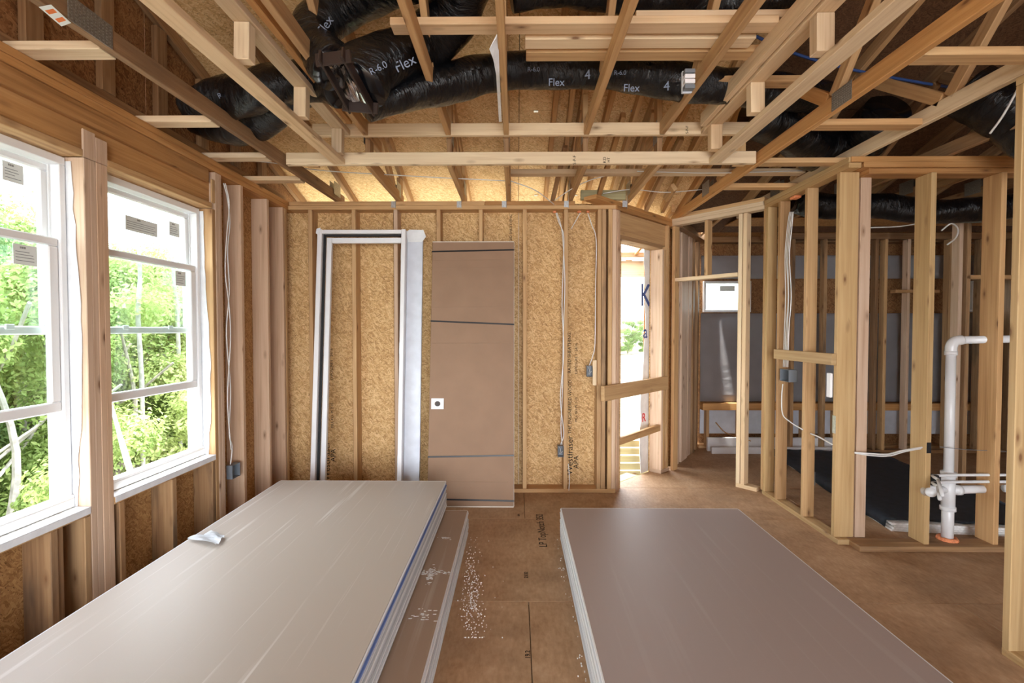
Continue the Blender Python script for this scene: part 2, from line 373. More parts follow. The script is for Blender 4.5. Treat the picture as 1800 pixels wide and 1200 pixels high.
# ================================================================== FLOOR
fl = empty('floor', (0, 2, 0), kind='structure')
ys = [-3.6, -1.2, 0.3, 1.52, 2.74, 3.96, 4.74]
for j in range(len(ys) - 1):
    xs = [x + (1.22 if j % 2 else 0) for x in (-1.15, 1.29, 3.73, 6.17)]
    xs = ([-2.31] if ys[j] < 4.7 else [0.93]) + [x for x in xs if x > (-2.3 if ys[j] < 4.7 else 1.2)] + [9.0]
    for x0, x1 in zip(xs[:-1], xs[1:]):
        box('floor_panel', fl, x0 + 0.002, x1 - 0.002, ys[j] + 0.002, ys[j + 1] - 0.002, -0.022, 0, M_FLOOR, 0.002)
box('floor_joists', fl, -2.3, 9.0, -3.6, 4.70, -0.35, -0.026, W_DARK)
FP = [(0.90, 4.742), (1.66, 5.50), (1.77, 5.50), (2.42, 6.55), (3.73, 6.55), (3.73, 4.742)]
prism('floor_panel', fl, [(x, y, -0.022) for x, y in FP], (0, 0, 0.022), M_FLOOR)
box('floor_panel', fl, 3.732, 6.17, 4.742, 6.55, -0.022, 0, M_FLOOR, 0.002); box('floor_panel', fl, 6.172, 9.0, 4.742, 6.55, -0.022, 0, M_FLOOR, 0.002)
prism('floor_joists', fl, [(x, y, -0.35) for x, y in FP], (0, 0, 0.324), W_DARK); box('floor_joists', fl, 3.74, 9.0, 4.742, 6.55, -0.35, -0.026, W_DARK)
for p, s, t_ in (((952, 930), 0.085, 'LP TopNotch 350'), ((912, 905), 0.03, 'APA'), ((925, 1010), 0.035, '23/32'), ((928, 1150), 0.035, '19.2'), ((1305, 928), 0.03, 'APA'), ((1010, 920), 0.03, '16oc')):
    q = aZ(p[0], p[1], 0.001); text(t_, fl, q, s, (0, 1, 0), (-1, 0, 0), M_INK, 'floor_print', 0.0003)

# ================================================================== LEFT WALL
wl = empty('wall_left', (XL, 3.0, 0), kind='structure')
XO = XL - D6
def lstud(y, z0, z1, mat=W_MID, n=1, name='stud'):
    for k in range(n): box(name, wl, XO, XL - R.uniform(0, 0.002), y + k * PT, y + (k + 1) * PT - 0.001, z0, z1, mat)
yW = [(1.545, 2.418), (2.563, 3.440)]     # the two openings
box('bottom_plate', wl, XO, XL, -0.5, YF, 0, PT, W_STAIN)
box('top_plate', wl, XO, XL, -0.5, YF + D6, T - 0.076, T - 0.0385, W_ORANGE)
box('top_plate', wl, XO - 0.002, XL + 0.004, -0.5, YF + D6, T - 0.038, T, W_ORANGE)
box('header', wl, XL - 0.10, XL - 0.045, 0.6, 3.52, 2.462, 2.693, W_ORANGE)
box('header_ledger', wl, XL - 0.045, XL - 0.012, 0.6, 3.43, 2.60, 2.693, W_ORANGE)
box('header', wl, XO, XL - 0.102, 0.6, 3.52, 2.462, 2.693, W_ORANGE)
for y0, y1 in yW:
    box('header_plate', wl, XO, XL, y0, y1, 2.423, 2.460, W_MID)
    box('rough_sill', wl, XO, XL, y0, y1, 0.618, 0.655, W_MID)
# posts between and beside the windows
for k, m in enumerate((W_PINK, W_PINK, W_PINK, W_PINK)):
    y = 2.419 + k * 0.036; top = 2.56 if k < 2 else 2.545
    box('post_stud', wl, XO, XL - 0.001 * (k % 2), y, y + 0.0355, PT, 2.422, m)
box('post_scab', wl, XL - 0.011, XL, 2.419, 2.49, 2.424, 2.565, W_PINK); box('post_scab', wl, XL - 0.011, XL, 2.4915, 2.563, 2.424, 2.55, W_PINK)
for y in (1.468, 1.507): lstud(y, PT, 2.69, W_MID)
for y, m in ((3.441, W_MID), (3.4795, W_PINK), (3.518, W_PINK)): lstud(y, PT, 2.42 if y < 3.45 else 2.69, m)
box('post_scab', wl, XL - 0.011, XL + 0.0, 3.441, 3.478, 2.465, 2.63, W_MID)
for y, m in ((3.80, W_PINK), (4.20, W_PINK), (4.487, W_PINK), (4.528, W_MID)): lstud(y, PT, 2.693, m)
for y in (0.66, 1.06): lstud(y, PT, 2.69, W_MID)
for y, m in ((1.585, W_MID), (1.84, W_STAIN), (2.205, W_STAIN), (2.381, W_STAIN), (2.595, W_STAIN), (3.002, W_STAIN), (3.401, W_STAIN)): lstud(y, PT, 0.617, m, 1, 'cripple_stud')
box('stained_scab', wl, XO, XL - 0.012, 2.245, 2.28, PT, 0.617, W_DARK)
# sheathing outside the studs, panel by panel, with the window cut-outs left open
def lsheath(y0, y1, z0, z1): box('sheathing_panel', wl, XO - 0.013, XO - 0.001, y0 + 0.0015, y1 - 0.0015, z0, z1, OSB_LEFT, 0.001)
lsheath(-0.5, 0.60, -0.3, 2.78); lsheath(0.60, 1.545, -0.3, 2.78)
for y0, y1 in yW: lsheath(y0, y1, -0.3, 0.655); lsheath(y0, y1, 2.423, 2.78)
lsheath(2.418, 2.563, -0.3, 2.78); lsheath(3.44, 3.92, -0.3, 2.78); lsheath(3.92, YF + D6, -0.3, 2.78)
box('outer_wrap', wl, XO - 0.0155, XO - 0.0135, -0.5, 1.545, -0.3, 2.78, M_WRAP, 0); box('outer_wrap', wl, XO - 0.0155, XO - 0.0135, 3.475, YF + D6, -0.3, 2.78, M_WRAP, 0)
box('outer_wrap', wl, XO - 0.0155, XO - 0.0135, 1.545, 3.475, -0.3, 0.63, M_WRAP, 0)
# white membrane over the rough sills and wrap folded round the jambs
def jamb_wrap(yj, z0, z1, xa, wav, seed, parent, name='jamb_wrap'):
    r = random.Random(seed); n = 22; P = []
    for i in range(n + 1):
        z = z0 + (z1 - z0) * i / n; P.append((xa + 0.035 + wav * r.uniform(0, 1) + 0.018 * math.sin(z * 3.2 + seed), yj - 0.001 - 0.003 * r.random(), z))
    poly = [(xa - 0.07, yj - 0.001, z0)] + P + [(xa - 0.07, yj - 0.001, z1)]
    return prism(name, parent, poly, (0, -0.002, 0), M_WRAP)
for i, (y0, y1) in enumerate(yW):
    box('sill_flashing', wl, XO - 0.03, XL + 0.004, y0 + 0.002, y1 - 0.002, 0.656, 0.662, M_WRAP, 0.001)
    box('sill_flashing', wl, XL + 0.0005, XL + 0.004, y0 + 0.004, y1 - 0.004, 0.626, 0.656, M_WRAP, 0.001)
    jamb_wrap(y1, 0.66, 2.40, XL - 0.085, 0.012, 3 + i, wl)
# ---- windows
def window(n, y0, y1, stick):
    wn = empty('window_%d' % n, (XL - 0.12, (y0 + y1) / 2, 0.665), kind='structure')
    xi, xo = XL - 0.085, XL - 0.175; zb, zt = 0.664, 2.415; a, b = y0 + 0.008, y1 - 0.008; f = 0.032
    fr = box('frame_sill', wn, xo, xi + 0.012, a, b, zb, zb + 0.045, M_VINYL)
    box('frame_lip', wn, xi - 0.012, xi + 0.012, a, b, zb + 0.0455, zb + 0.062, M_VINYL)
    box('frame_head', wn, xo, xi, a, b, zt - 0.04, zt, M_VINYL)
    for s, y in ((1, a), (-1, b)):
        box('frame_jamb', wn, xo, xi, min(y, y + s * f), max(y, y + s * f), zb + 0.046, zt - 0.041, M_VINYL)
        box('track_stop', wn, xi - 0.052, xi - 0.046, min(y + s * f, y + s * (f + 0.012)), max(y + s * f, y + s * (f + 0.012)), zb + 0.05, zt - 0.045, M_VINYL)
    box('nail_fin', wn, XO - 0.017, XO - 0.0135, a - 0.03, a, zb - 0.02, zt + 0.03, M_VINYL, 0.001)
    box('nail_fin', wn, XO - 0.017, XO - 0.0135, b, b + 0.03, zb - 0.02, zt + 0.03, M_VINYL, 0.001)
    def sash(name, x0, x1, z0, z1, bw):
        ya, yb = a + f + 0.002, b - f - 0.002
        s = empty(name, ((x0 + x1) / 2, (ya + yb) / 2, z0), parent=wn)
        box('bottom_rail', s, x0, x1, ya, yb, z0, z0 + bw, M_VINYL, 0.006); box('top_rail', s, x0, x1, ya, yb, z1 - bw * 0.8, z1, M_VINYL, 0.006)
        box('stile', s, x0, x1, ya, ya + bw, z0 + bw + 0.001, z1 - bw * 0.8 - 0.001, M_VINYL, 0.006); box('stile', s, x0, x1, yb - bw, yb, z0 + bw + 0.001, z1 - bw * 0.8 - 0.001, M_VINYL, 0.006)
        xm = (x0 + x1) / 2; g = box('glass_pane', s, xm - 0.003, xm + 0.003, ya + bw - 0.004, yb - bw + 0.004, z0 + bw - 0.004, z1 - bw * 0.8 + 0.004, M_GLASS, 0.0)
        return s
    up = sash('upper_sash', xi - 0.082, xi - 0.054, 1.535, zt - 0.045, 0.042)
    lo = sash('lower_sash', xi - 0.040, xi - 0.010, 1.150, 2.010, 0.052)
    for k in (0.3, 0.72): box('sash_lock', up, xi - 0.054, xi - 0.045, y0 + (y1 - y0) * k - 0.02, y0 + (y1 - y0) * k + 0.02, 1.56, 1.585, M_VINYL)
    for (s_, x, u0, u1, z0, z1) in stick:
        par = up if s_ == 'u' else lo
        xx = (xi - 0.068 + 0.0035) if s_ == 'u' else (xi - 0.025 + 0.0035)
        box('paper_label', par, xx, xx + 0.001, u0, u1, z0, z1, M_LABEL, 0)
        hh = z1 - z0
        text('IIIIIIII', par, (xx + 0.0012, u0 + (u1 - u0) * .4, z1 - hh * 0.16), hh * 0.15, (0, 1, 0), (0, 0, 1), M_INK, 'label_print', 0.0002)
        for q in (0.36, 0.5, 0.64, 0.8): box('label_line', par, xx + 0.0011, xx + 0.0015, u0 + 0.01, u1 - 0.01 - 0.03 * R.random(), z1 - hh * q - 0.0012, z1 - hh * q + 0.0012, M_BOX, 0)
    return wn
def st(px0, pt, pb, px1, X):      # label: left edge, top and bottom rows at that edge, right edge
    p = aX(px0, pt, X); q = aX(px0, pb, X); r = aX(px1, pt, X); return (X, p.y, r.y, q.z, p.z)
XU, XLo = XL - 0.153, XL - 0.11
window(1, *yW[0], [('u', *st(2, 280, 315, 39, XU)), ('l', *st(21, 427, 463, 63, XLo))])
window(2, *yW[1], [('u', *st(219, 377, 403, 275, XU)), ('u', *st(296, 388, 413, 314, XU)), ('l', *st(307, 475, 501, 325, XLo))])

# ================================================================== FAR WALL
wb = empty('wall_back', (-0.6, YF, 0), kind='structure')
XR = 0.945
box('bottom_plate', wb, XL, XR, YF, YF + D6, 0, PT, W_MID)
box('top_plate', wb, XL, 0.935, YF, YF + D6, T - 0.076, T - 0.0385, W_MID)
box('top_plate', wb, XL + 0.01, -0.30, YF - 0.002, YF + D6, T - 0.038, T, W_MID)
box('top_plate', wb, -0.298, 0.55, YF - 0.003, YF + D6, T - 0.038, T, W_ORANGE)
for x in (-1.977, -1.563, -1.164, -0.757, -0.357, 0.059, 0.448):
    box('stud', wb, x, x + PT, YF + 0.001, YF + D6, PT, T - 0.0765, R.choice((W_MID, W_MID, W_PINK)))
for k, x in enumerate((0.765, 0.806, 0.866, 0.905)): box('stud', wb, x, x + PT, YF + 0.001 + 0.003 * (k % 2), YF + D6, PT, T - 0.0765, (W_MID, W_STAIN, W_MID, W_PINK)[k])
for x0, x1 in ((XL - 0.14, -1.20), (-1.20, 0.02), (0.02, 1.02)):
    box('sheathing_panel', wb, x0 + 0.0015, x1 - 0.0015, YF + D6 + 0.001, YF + D6 + 0.013, -0.3, T + 0.01, OSB_WALL, 0.001)
box('outer_wrap', wb, XL - 0.14, 1.0, YF + D6 + 0.0135, YF + D6 + 0.0155, -0.3, T + 0.01, M_WRAP, 0)
YS = YF + D6 + 0.0003
def wprint(px, py, body, size, m=M_INK):
    q = aY(px, py, YS); text(body, wb, (q.x, YS, q.z), size, (0, 0, 1), (-1, 0, 0), m, 'ink_print', 0.0003)
wprint(575, 810, 'Westfraser', 0.085); wprint(586, 800, 'APA', 0.07); wprint(571, 620, 'RATED SHEATHING 7/16', 0.045); wprint(583, 640, 'EXPOSURE 1   24/16', 0.036)
wprint(572, 745, 'THE ENGINEERED WOOD', 0.045); wprint(584, 730, 'MILL 453  PS 2-10', 0.034)
wprint(1002, 800, 'Westfraser', 0.085); wprint(1013, 812, 'APA', 0.07); wprint(1001, 620, 'RATED SHEATHING', 0.045); wprint(1013, 630, 'EXPOSURE 1  24/16', 0.036)
wprint(1002, 715, 'THE ENGINEERED WOOD', 0.045); wprint(1013, 720, 'MILL 453 PS 2-10', 0.034)
wprint(898, 405, 'RATED SHEATHING', 0.035)
# nail dots along the studs are tiny; orange foam plugs at drilled plates
for px, py in ((975, 371), (1019, 371), (1034, 371)):
    q = aY(px, py, YF + 0.05); bm = bmesh.new(); bmesh.ops.create_icosphere(bm, subdivisions=2, radius=0.018)
    for v in bm.verts: v.co *= R.uniform(0.8, 1.25); v.co.z *= 0.6
    bmesh.ops.translate(bm, verts=bm.verts, vec=(q.x, YF + 0.06, T - 0.088)); mesh_obj('foam_plug', bm, M_FOAM, wb, True)

# ---- angled wall with the balcony opening:  from (0.945,4.589) to (1.70,5.34)
wa = empty('wall_angled', (1.32, 4.97, 0), kind='structure')
Du = Vector((1, 1, 0)).normalized(); Dn = Vector((-1, 1, 0)).normalized()      # along, outward
A0 = Vector((XR, YF, 0))
def apt(s, d, z): return A0 + Du * s + Dn * d + Vector((0, 0, z))
def abeam(name, s0, s1, d0, d1, z0, z1, mat, par=None):
    if z1 - z0 > s1 - s0: return beam(name, par or wa, apt((s0 + s1) / 2, (d0 + d1) / 2, z0), apt((s0 + s1) / 2, (d0 + d1) / 2, z1), s1 - s0, d1 - d0, mat, Dn)
    return beam(name, par or wa, apt(s0, (d0 + d1) / 2, (z0 + z1) / 2), apt(s1, (d0 + d1) / 2, (z0 + z1) / 2), d1 - d0, z1 - z0, mat)
SE = 1.10
abeam('top_plate', 0, SE, 0, D6, T - 0.076, T - 0.0385, W_ORANGE); abeam('top_plate', -0.33, SE, 0.0, D6, T - 0.038, T, W_ORANGE)
abeam('header', 0.06, 0.98, 0.03, 0.07, 2.46, 2.69, W_MID); abeam('header', 0.06, 0.98, 0.072, 0.112, 2.46, 2.69, W_MID)
abeam('header_plate', 0.06, 0.87, 0, D6, 2.421, 2.459, W_STAIN)
abeam('jamb_stud', 0.02, 0.06, 0.0, D6, 0.0, 2.69, W_PINK)
abeam('jamb_stud', 0.87, 0.908, 0.0, D6, PT, 2.42, W_PINK); abeam('jamb_stud', 0.91, 0.948, 0.0, D6, PT, 2.42, W_MID); abeam('king_stud', 0.985, 1.023, 0, D6, PT, 2.69, W_MID)
abeam('bottom_plate', 0.87, 1.06, 0, D6, 0, PT, W_PINK)
abeam('sheathing_panel', 0.87, SE, D6 + 0.001, D6 + 0.013, -0.3, T, OSB_WALL); abeam('sheathing_panel', 0.0, 0.87, D6 + 0.001, D6 + 0.013, 2.42, T, OSB_WALL)
# guard boards nailed across the opening
g1 = beam('guard_board', None, apt(-0.25, -0.021, 0.975), apt(0.94, -0.021, 0.985), PT, 0.14, W_MID); tag(g1, 'wide slanted guard board nailed across the balcony opening at waist height', 'board')
g2 = beam('guard_board', None, apt(0.063, 0.03, 0.475), apt(0.868, 0.03, 0.50), PT, 0.07, W_MID); tag(g2, 'narrow lower guard board fitted between the jambs of the balcony opening', 'board')
# torn house wrap on the outside edge of the opening
r_ = random.Random(5); pts = []
for i in range(27):
    z = 0.0 + 2.46 * i / 26; pts.append(apt(0.84 - 0.07 - 0.045 * math.sin(z * 2.4 + 0.5) - 0.03 * r_.random(), D6 + 0.02, z))
pw = [apt(0.92, D6 + 0.02, 0)] + pts + [apt(0.92, D6 + 0.02, 2.46)]
wr = prism('house_wrap', None, pw, Dn * 0.004, M_WRAP); tag(wr, 'white house wrap with blue letters torn along the balcony opening', 'house wrap')
text('K', wr, apt(0.80, D6 + 0.018, 1.92), 0.34, -Dn * 0 + Du, (0, 0, 1), M_INKB, 'lettering', 0.0008, 0.004)
text('a', wr, apt(0.80, D6 + 0.018, 1.53), 0.2, Du, (0, 0, 1), M_INKB, 'lettering', 0.0008, 0.002)
text('R', wr, apt(0.78, D6 + 0.018, 0.60), 0.13, Du, (0, 0, 1), M_INKR, 'lettering', 0.0008, 0.002)

# ---- diagonal doorway wall:  from (2.33,4.60) to (1.71,5.36)
wd = empty('wall_diagonal', (2.0, 5.0, 0), kind='structure')
B0 = Vector((2.33, 4.60, 0)); B1 = Vector((1.70, 5.36, 0)); Bu = (B1 - B0).normalized(); BL = (B1 - B0).length; Bn = Vector((-Bu.y, Bu.x, 0)) * -1
if Bn.x < 0: Bn = -Bn
def bbeam(name, s0, s1, d0, d1, z0, z1, mat):
    f = lambda s, z: B0 + Bu * s + Bn * ((d0 + d1) / 2) + Vector((0, 0, z))
    if z1 - z0 > s1 - s0: return beam(name, wd, f((s0 + s1) / 2, z0), f((s0 + s1) / 2, z1), s1 - s0, d1 - d0, mat, Bn)
    return beam(name, wd, f(s0, (z0 + z1) / 2), f(s1, (z0 + z1) / 2), d1 - d0, z1 - z0, mat)
bbeam('top_plate', 0.0, BL, 0, D4, T - 0.076, T - 0.0385, W_PALE); bbeam('top_plate', 0.01, BL + 0.02, -0.002, D4, T - 0.038, T, W_PALE)
bbeam('top_plate', 0.0, BL * 0.9, 0.0, D4, T, T + 0.038, W_MID)
bbeam('stud', 0.16, 0.198, 0, D4, PT, 2.69, W_PALE); bbeam('stud', 0.205, 0.243, 0, D4, PT, 2.69, W_PALE)
bbeam('stud', 0.94, 0.975, 0, D4, 0, 2.69, W_MID)
bbeam('bottom_plate', 0.04, 0.243, 0, D4, 0, PT, W_PALE)
bbeam('door_header', 0.245, 0.939, 0, D4, 2.085, 2.123, W_PALE)
bbeam('cripple_stud', 0.56, 0.598, 0, D4, 2.1235, 2.69, W_MID)

# ================================================================== RIGHT PARTITION
wr_ = empty('wall_right', (2.33, 4.0, 0), kind='structure')
XP = 2.33
box('bottom_plate', wr_, XP, XP + D4, 3.49, 4.58, 0, PT, W_YEL)
box('top_plate', wr_, XP, XP + D4, 3.44, 4.60, T - 0.076, T - 0.0385, W_YEL); box('top_plate', wr_, XP - 0.002, XP + D4, 3.44, 4.60, T - 0.038, T, W_YEL)
for y, n in ((4.53, 1), (4.572, 1), (4.32, 1), (3.92, 1)):
    box('stud', wr_, XP, XP + D4, y, y + PT - 0.001, PT, T - 0.0765, R.choice((W_MID, W_YEL)))
box('corner_post', wr_, XP, XP + D6, 3.533, 3.571, PT, T - 0.0765, W_YEL)
box('flat_block', wr_, XP - PT, XP - 0.001, 3.535, 4.33, 1.30, 1.385, W_YEL)
box('nail_plate', wr_, XP - 0.003, XP - 0.0005, 3.535, 3.57, 0.80, 0.93, M_METAL)
# near end stud of the same line of wall, at the right edge of the frame
box('bottom_plate', wr_, XP, XP + D4, 1.2, 2.31, 0, PT, W_YEL)
box('stud', wr_, XP, XP + D4, 2.272, 2.309, PT, T - 0.0765, W_YEL)
box('stud', wr_, XP, XP + D4, 1.87, 1.907, PT, T - 0.0765, W_MID)
box('top_plate', wr_, XP, XP + D4, 1.2, 2.31, T - 0.076, T - 0.038, W_YEL)

# ---- plumbing wall facing the camera
wp = empty('wall_plumbing', (3.2, 3.5, 0), kind='structure')
YP = 3.43
box('bottom_plate', wp, XP + 0.08, 5.6, YP - 0.05, YP + 0.09, 0, PT, W_DARK)
box('top_plate', wp, XP + 0.01, 5.6, YP, YP + D6, T - 0.038, T, W_ORANGE)
box('top_plate', wp, XP + 0.10, 5.6, YP, YP + D6, T - 0.076, T - 0.0385, W_ORANGE)
box('top_plate', wp, XP + 0.15, 5.6, YP + 0.02, YP + D6, T - 0.115, T - 0.0765, W_ORANGE)
box('stud', wp, XP + 0.15, XP + 0.225, YP + 0.10, YP + 0.138, PT, T - 0.116, W_PINK)
for x in (2.955, 3.44, 3.93, 4.34, 4.75, 5.16): box('stud', wp, x - 0.07, x + PT - 0.07, YP - 0.015, YP + D6 - 0.015, PT, T - 0.116, W_YEL if x < 3 else W_MID)

# ================================================================== REAR ROOMS
wx = empty('wall_exterior', (4.5, 6.4, 0), kind='structure')
YE = 6.45
box('bottom_plate', wx, 2.4, 9.0, YE - 0.10, YE + 0.03, 0, PT, W_MID)
box('top_plate', wx, 2.4, 9.0, YE - 0.10, YE + 0.03, T - 0.076, T, W_DARK)
for x0, x1, zz0, zz1 in ((2.5, 3.25, 1.80, 2.24), (6.05, 6.75, 1.80, 2.24)):
    pass
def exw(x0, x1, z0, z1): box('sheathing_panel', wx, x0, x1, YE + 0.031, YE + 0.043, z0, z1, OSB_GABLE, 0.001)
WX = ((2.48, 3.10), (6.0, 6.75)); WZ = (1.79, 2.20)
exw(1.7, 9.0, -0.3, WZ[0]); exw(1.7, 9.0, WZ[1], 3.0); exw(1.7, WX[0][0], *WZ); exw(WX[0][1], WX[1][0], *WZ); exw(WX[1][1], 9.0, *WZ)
for n, (a, b) in enumerate(WX):
    wn = empty('window_%d' % (n + 3), ((a + b) / 2, YE, WZ[0]), kind='structure')
    box('frame_head', wn, a, b, YE - 0.02, YE + 0.06, WZ[1] - 0.03, WZ[1], M_VINYL); box('frame_sill', wn, a, b, YE - 0.02, YE + 0.06, WZ[0], WZ[0] + 0.03, M_VINYL)
    box('frame_jamb', wn, a, a + 0.03, YE - 0.02, YE + 0.06, WZ[0] + 0.031, WZ[1] - 0.031, M_VINYL); box('frame_jamb', wn, b - 0.03, b, YE - 0.02, YE + 0.06, WZ[0] + 0.031, WZ[1] - 0.031, M_VINYL)
    box('glass_pane', wn, a + 0.028, b - 0.028, YE + 0.015, YE + 0.021, WZ[0] + 0.028, WZ[1] - 0.028, M_GLASS, 0)
    box('paper_label', wn, a + 0.22, a + 0.42, YE + 0.012, YE + 0.0145, WZ[1] - 0.13, WZ[1] - 0.06, M_LABEL, 0)
# grey sheet hung over the far wall above the low ledge
bm = bmesh.new(); vs = {}
for i in range(25):
    for j in range(13):
        x = 2.40 + 6.5 * i / 24; z = 0.62 + 1.15 * j / 12; vs[i, j] = bm.verts.new((x, YE - 0.115 - 0.006 * math.sin(i * 1.7 + j * 0.6) - 0.004 * R.random(), z))
for i in range(24):
    for j in range(12): bm.faces.new((vs[i, j], vs[i + 1, j], vs[i + 1, j + 1], vs[i, j + 1]))
bmesh.ops.solidify(bm, geom=bm.faces[:], thickness=0.003)
tag(mesh_obj('plastic_sheet', bm, M_POLY, None, True), 'grey plastic sheet hung below the long strip window in the back room', 'sheet')
bm = bmesh.new(); vs = {}
for i in range(25):
    for j in range(5):
        x = 2.40 + 6.5 * i / 24; z = 2.22 + 0.30 * j / 4; vs[i, j] = bm.verts.new((x, YE - 0.115 - 0.006 * math.sin(i * 1.7 + j * 0.6), z))
for i in range(24):
    for j in range(4): bm.faces.new((vs[i, j], vs[i + 1, j], vs[i + 1, j + 1], vs[i, j + 1]))
bmesh.ops.solidify(bm, geom=bm.faces[:], thickness=0.003)
tag(mesh_obj('plastic_sheet', bm, M_POLY, None, True), 'grey plastic sheet stapled above the strip window in the back room', 'sheet')
box('ledge_board', wx, 2.4, 8.9, YE - 0.22, YE - 0.125, 0.52, 0.61, W_ORANGE)
for x in (2.45, 2.86, 3.27, 3.68, 4.09): box('cripple_stud', wx, x, x + PT, YE - 0.21, YE - 0.13, PT, 0.519, W_MID)
box('ledge_panel', wx, 2.4, 8.9, YE - 0.125, YE - 0.118, 0.2, 0.519, M_FILM)
for k, (y, z, lab) in enumerate(((6.05, 0.0, 'white trim board lying nearest on the back room floor'), (6.19, 0.0, 'white trim board lying against the ledge in the back room'))):
    b = box('trim_board', None, 2.45, 4.3, y, y + 0.04, z + 0.001, z + 0.085 + 0.09 * k, M_WHITE); tag(b, lab, 'trim board')
# interior partitions seen through the studs
wi = empty('wall_interior', (4.5, 5.6, 0), kind='structure')
def istud(px, Y, mat=None, wdt=PT, dep=D4, z1=2.69):
    x = aY(px, 600, Y).x; box('stud', wi, x, x + wdt, Y, Y + dep, PT, z1, mat or R.choice((W_MID, W_DARK, W_STAIN, W_PINK)))
box('bottom_plate', wi, 3.1, 8.9, 6.12, 6.21, 0, PT, W_DARK); box('top_plate', wi, 3.1, 8.9, 6.12, 6.21, 2.69, T, W_DARK)
for px in (1391, 1447, 1537, 1553, 1593, 1666, 1690, 1720, 1752, 1775): istud(px, 6.12)
box('bottom_plate', wi, 4.45, 8.0, 4.85, 4.94, 0, PT, W_DARK); box('top_plate', wi, 4.45, 8.0, 4.85, 4.94, 2.69, T, W_DARK)
for px in (1683, 1697, 1744, 1790, 1830): istud(px, 4.85)
box('opening_header', wi, aY(1683, 600, 4.85).x + .08, aY(1790, 600, 4.85).x, 4.85, 4.94, 2.06, 2.10, W_MID)
box('cripple_stud', wi, 5.05, 5.088, 4.85, 4.94, 2.10, 2.69, W_MID)
box('opening_header', wi, 4.75, 5.30, 6.118, 6.209, 2.02, 2.06, W_MID)
for x in (5.6, 5.95, 6.3): box('stud', wi, x, x + D4, 5.3, 5.338, PT, 2.69, W_DARK)
# bay wall behind the doorway: boards with wide faces
wy = empty('wall_bay', (2.1, 5.9, 0), kind='structure')
c0 = Vector((1.79, 5.45, 0)); c1 = Vector((2.42, 6.36, 0)); cu_ = (c1 - c0).normalized(); cn = Vector((-cu_.y, cu_.x, 0))
for s0, s1, m in ((0.02, 0.19, W_PINK), (0.26, 0.50, W_PINK), (0.56, 0.70, W_PINK), (0.74, 0.82, W_DARK), (0.98, 1.05, W_DARK)):
    beam('stud', wy, c0 + cu_ * ((s0 + s1) / 2) + cn * (0.02 + R.uniform(0, .02)), c0 + cu_ * ((s0 + s1) / 2) + cn * 0.03 + Vector((0, 0, 2.69)), s1 - s0, PT, m, cn)
beam('top_plate', wy, c0 + Vector((0, 0, 2.73)), c1 + Vector((0, 0, 2.73)), D6, 0.076, W_DARK)
beam('sheathing_panel', wy, c0 + cn * 0.10 + Vector((0, 0, 1.3)), c1 + cn * 0.10 + Vector((0, 0, 1.3)), 0.012, 2.9, OSB_WALL)
# outer right and rear enclosing walls (out of frame, they shut out the sky)
we = empty('wall_outer', (9, 2, 0), kind='structure')
box('sheathing_panel', we, 9.0, 9.015, -3.6, 6.6, -0.3, 2.75, OSB_LEFT)
prism('gable_panel', we, [(9.0, -3.6, 2.752), (9.0, 5.8, 2.752), (9.0, 5.8, 2.758), (9.0, -1.2, 4.858), (9.0, -3.6, 4.138)], (0.015, 0, 0), OSB_LEFT)
box('sheathing_panel', we, 2.4, 8.99, -3.6, -3.585, -0.3, 4.13, OSB_LEFT)
box('sheathing_panel', we, XO - .01, 2.398, -3.6, -3.585, 2.55, 4.13, OSB_LEFT)
box('sheathing_panel', we, XO - .013, XO - .001, -3.6, -0.5, 0.0 - .3, 2.78, OSB_LEFT)

# ================================================================== ROOF / CEILING
ZR = lambda Y: 4.50 - 0.30 * Y                    # underside of roof boards
RIDGE = -1.2
cl = empty('ceiling', (1, 2, 3.6), kind='structure')
sl = math.sqrt(1 + 0.09)
def roofpanel(x0, x1, Y0, Y1, front=True):
    if front: a = Vector(((x0 + x1) / 2, Y0, ZR(Y0))); b = Vector(((x0 + x1) / 2, Y1, ZR(Y1)))
    else: a = Vector(((x0 + x1) / 2, Y0, ZR(2 * RIDGE - Y0))); b = Vector(((x0 + x1) / 2, Y1, ZR(2 * RIDGE - Y1)))
    n = (b - a).cross(Vector((1, 0, 0))).normalized(); n = n if n.z > 0 else -n
    beam('roof_panel', cl, a + n * 0.007, b + n * 0.007, x1 - x0 - 0.004, 0.012, OSB_SHADED if x0 > 1.8 else OSB_ROOF, n, 0.001)
dY = 1.22 / sl
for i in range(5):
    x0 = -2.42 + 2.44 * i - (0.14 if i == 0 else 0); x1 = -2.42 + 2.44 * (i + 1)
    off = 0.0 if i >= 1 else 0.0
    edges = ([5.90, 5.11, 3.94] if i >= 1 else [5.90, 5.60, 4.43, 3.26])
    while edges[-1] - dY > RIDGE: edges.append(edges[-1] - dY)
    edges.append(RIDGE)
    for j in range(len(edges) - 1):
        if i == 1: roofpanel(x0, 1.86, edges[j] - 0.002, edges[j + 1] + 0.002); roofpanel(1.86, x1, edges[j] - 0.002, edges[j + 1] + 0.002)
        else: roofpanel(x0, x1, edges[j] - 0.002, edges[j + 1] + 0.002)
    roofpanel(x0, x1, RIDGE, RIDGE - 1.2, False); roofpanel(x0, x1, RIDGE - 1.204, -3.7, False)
for a, b in (((3.3, 5.95), (3.3, RIDGE)), ):
    pa = Vector((3.3, 5.92, ZR(5.92) + 0.03)); pb = Vector((3.3, RIDGE, ZR(RIDGE) + 0.03)); beam('roofing_felt', cl, pa, pb, 11.6, 0.006, M_DARKFELT, (0, 0.3, 1), 0)
    pc = Vector((3.3, -3.8, ZR(2 * RIDGE + 3.8) + 0.03)); beam('roofing_felt', cl, pb, pc, 11.6, 0.006, M_DARKFELT, (0, -0.3, 1), 0)
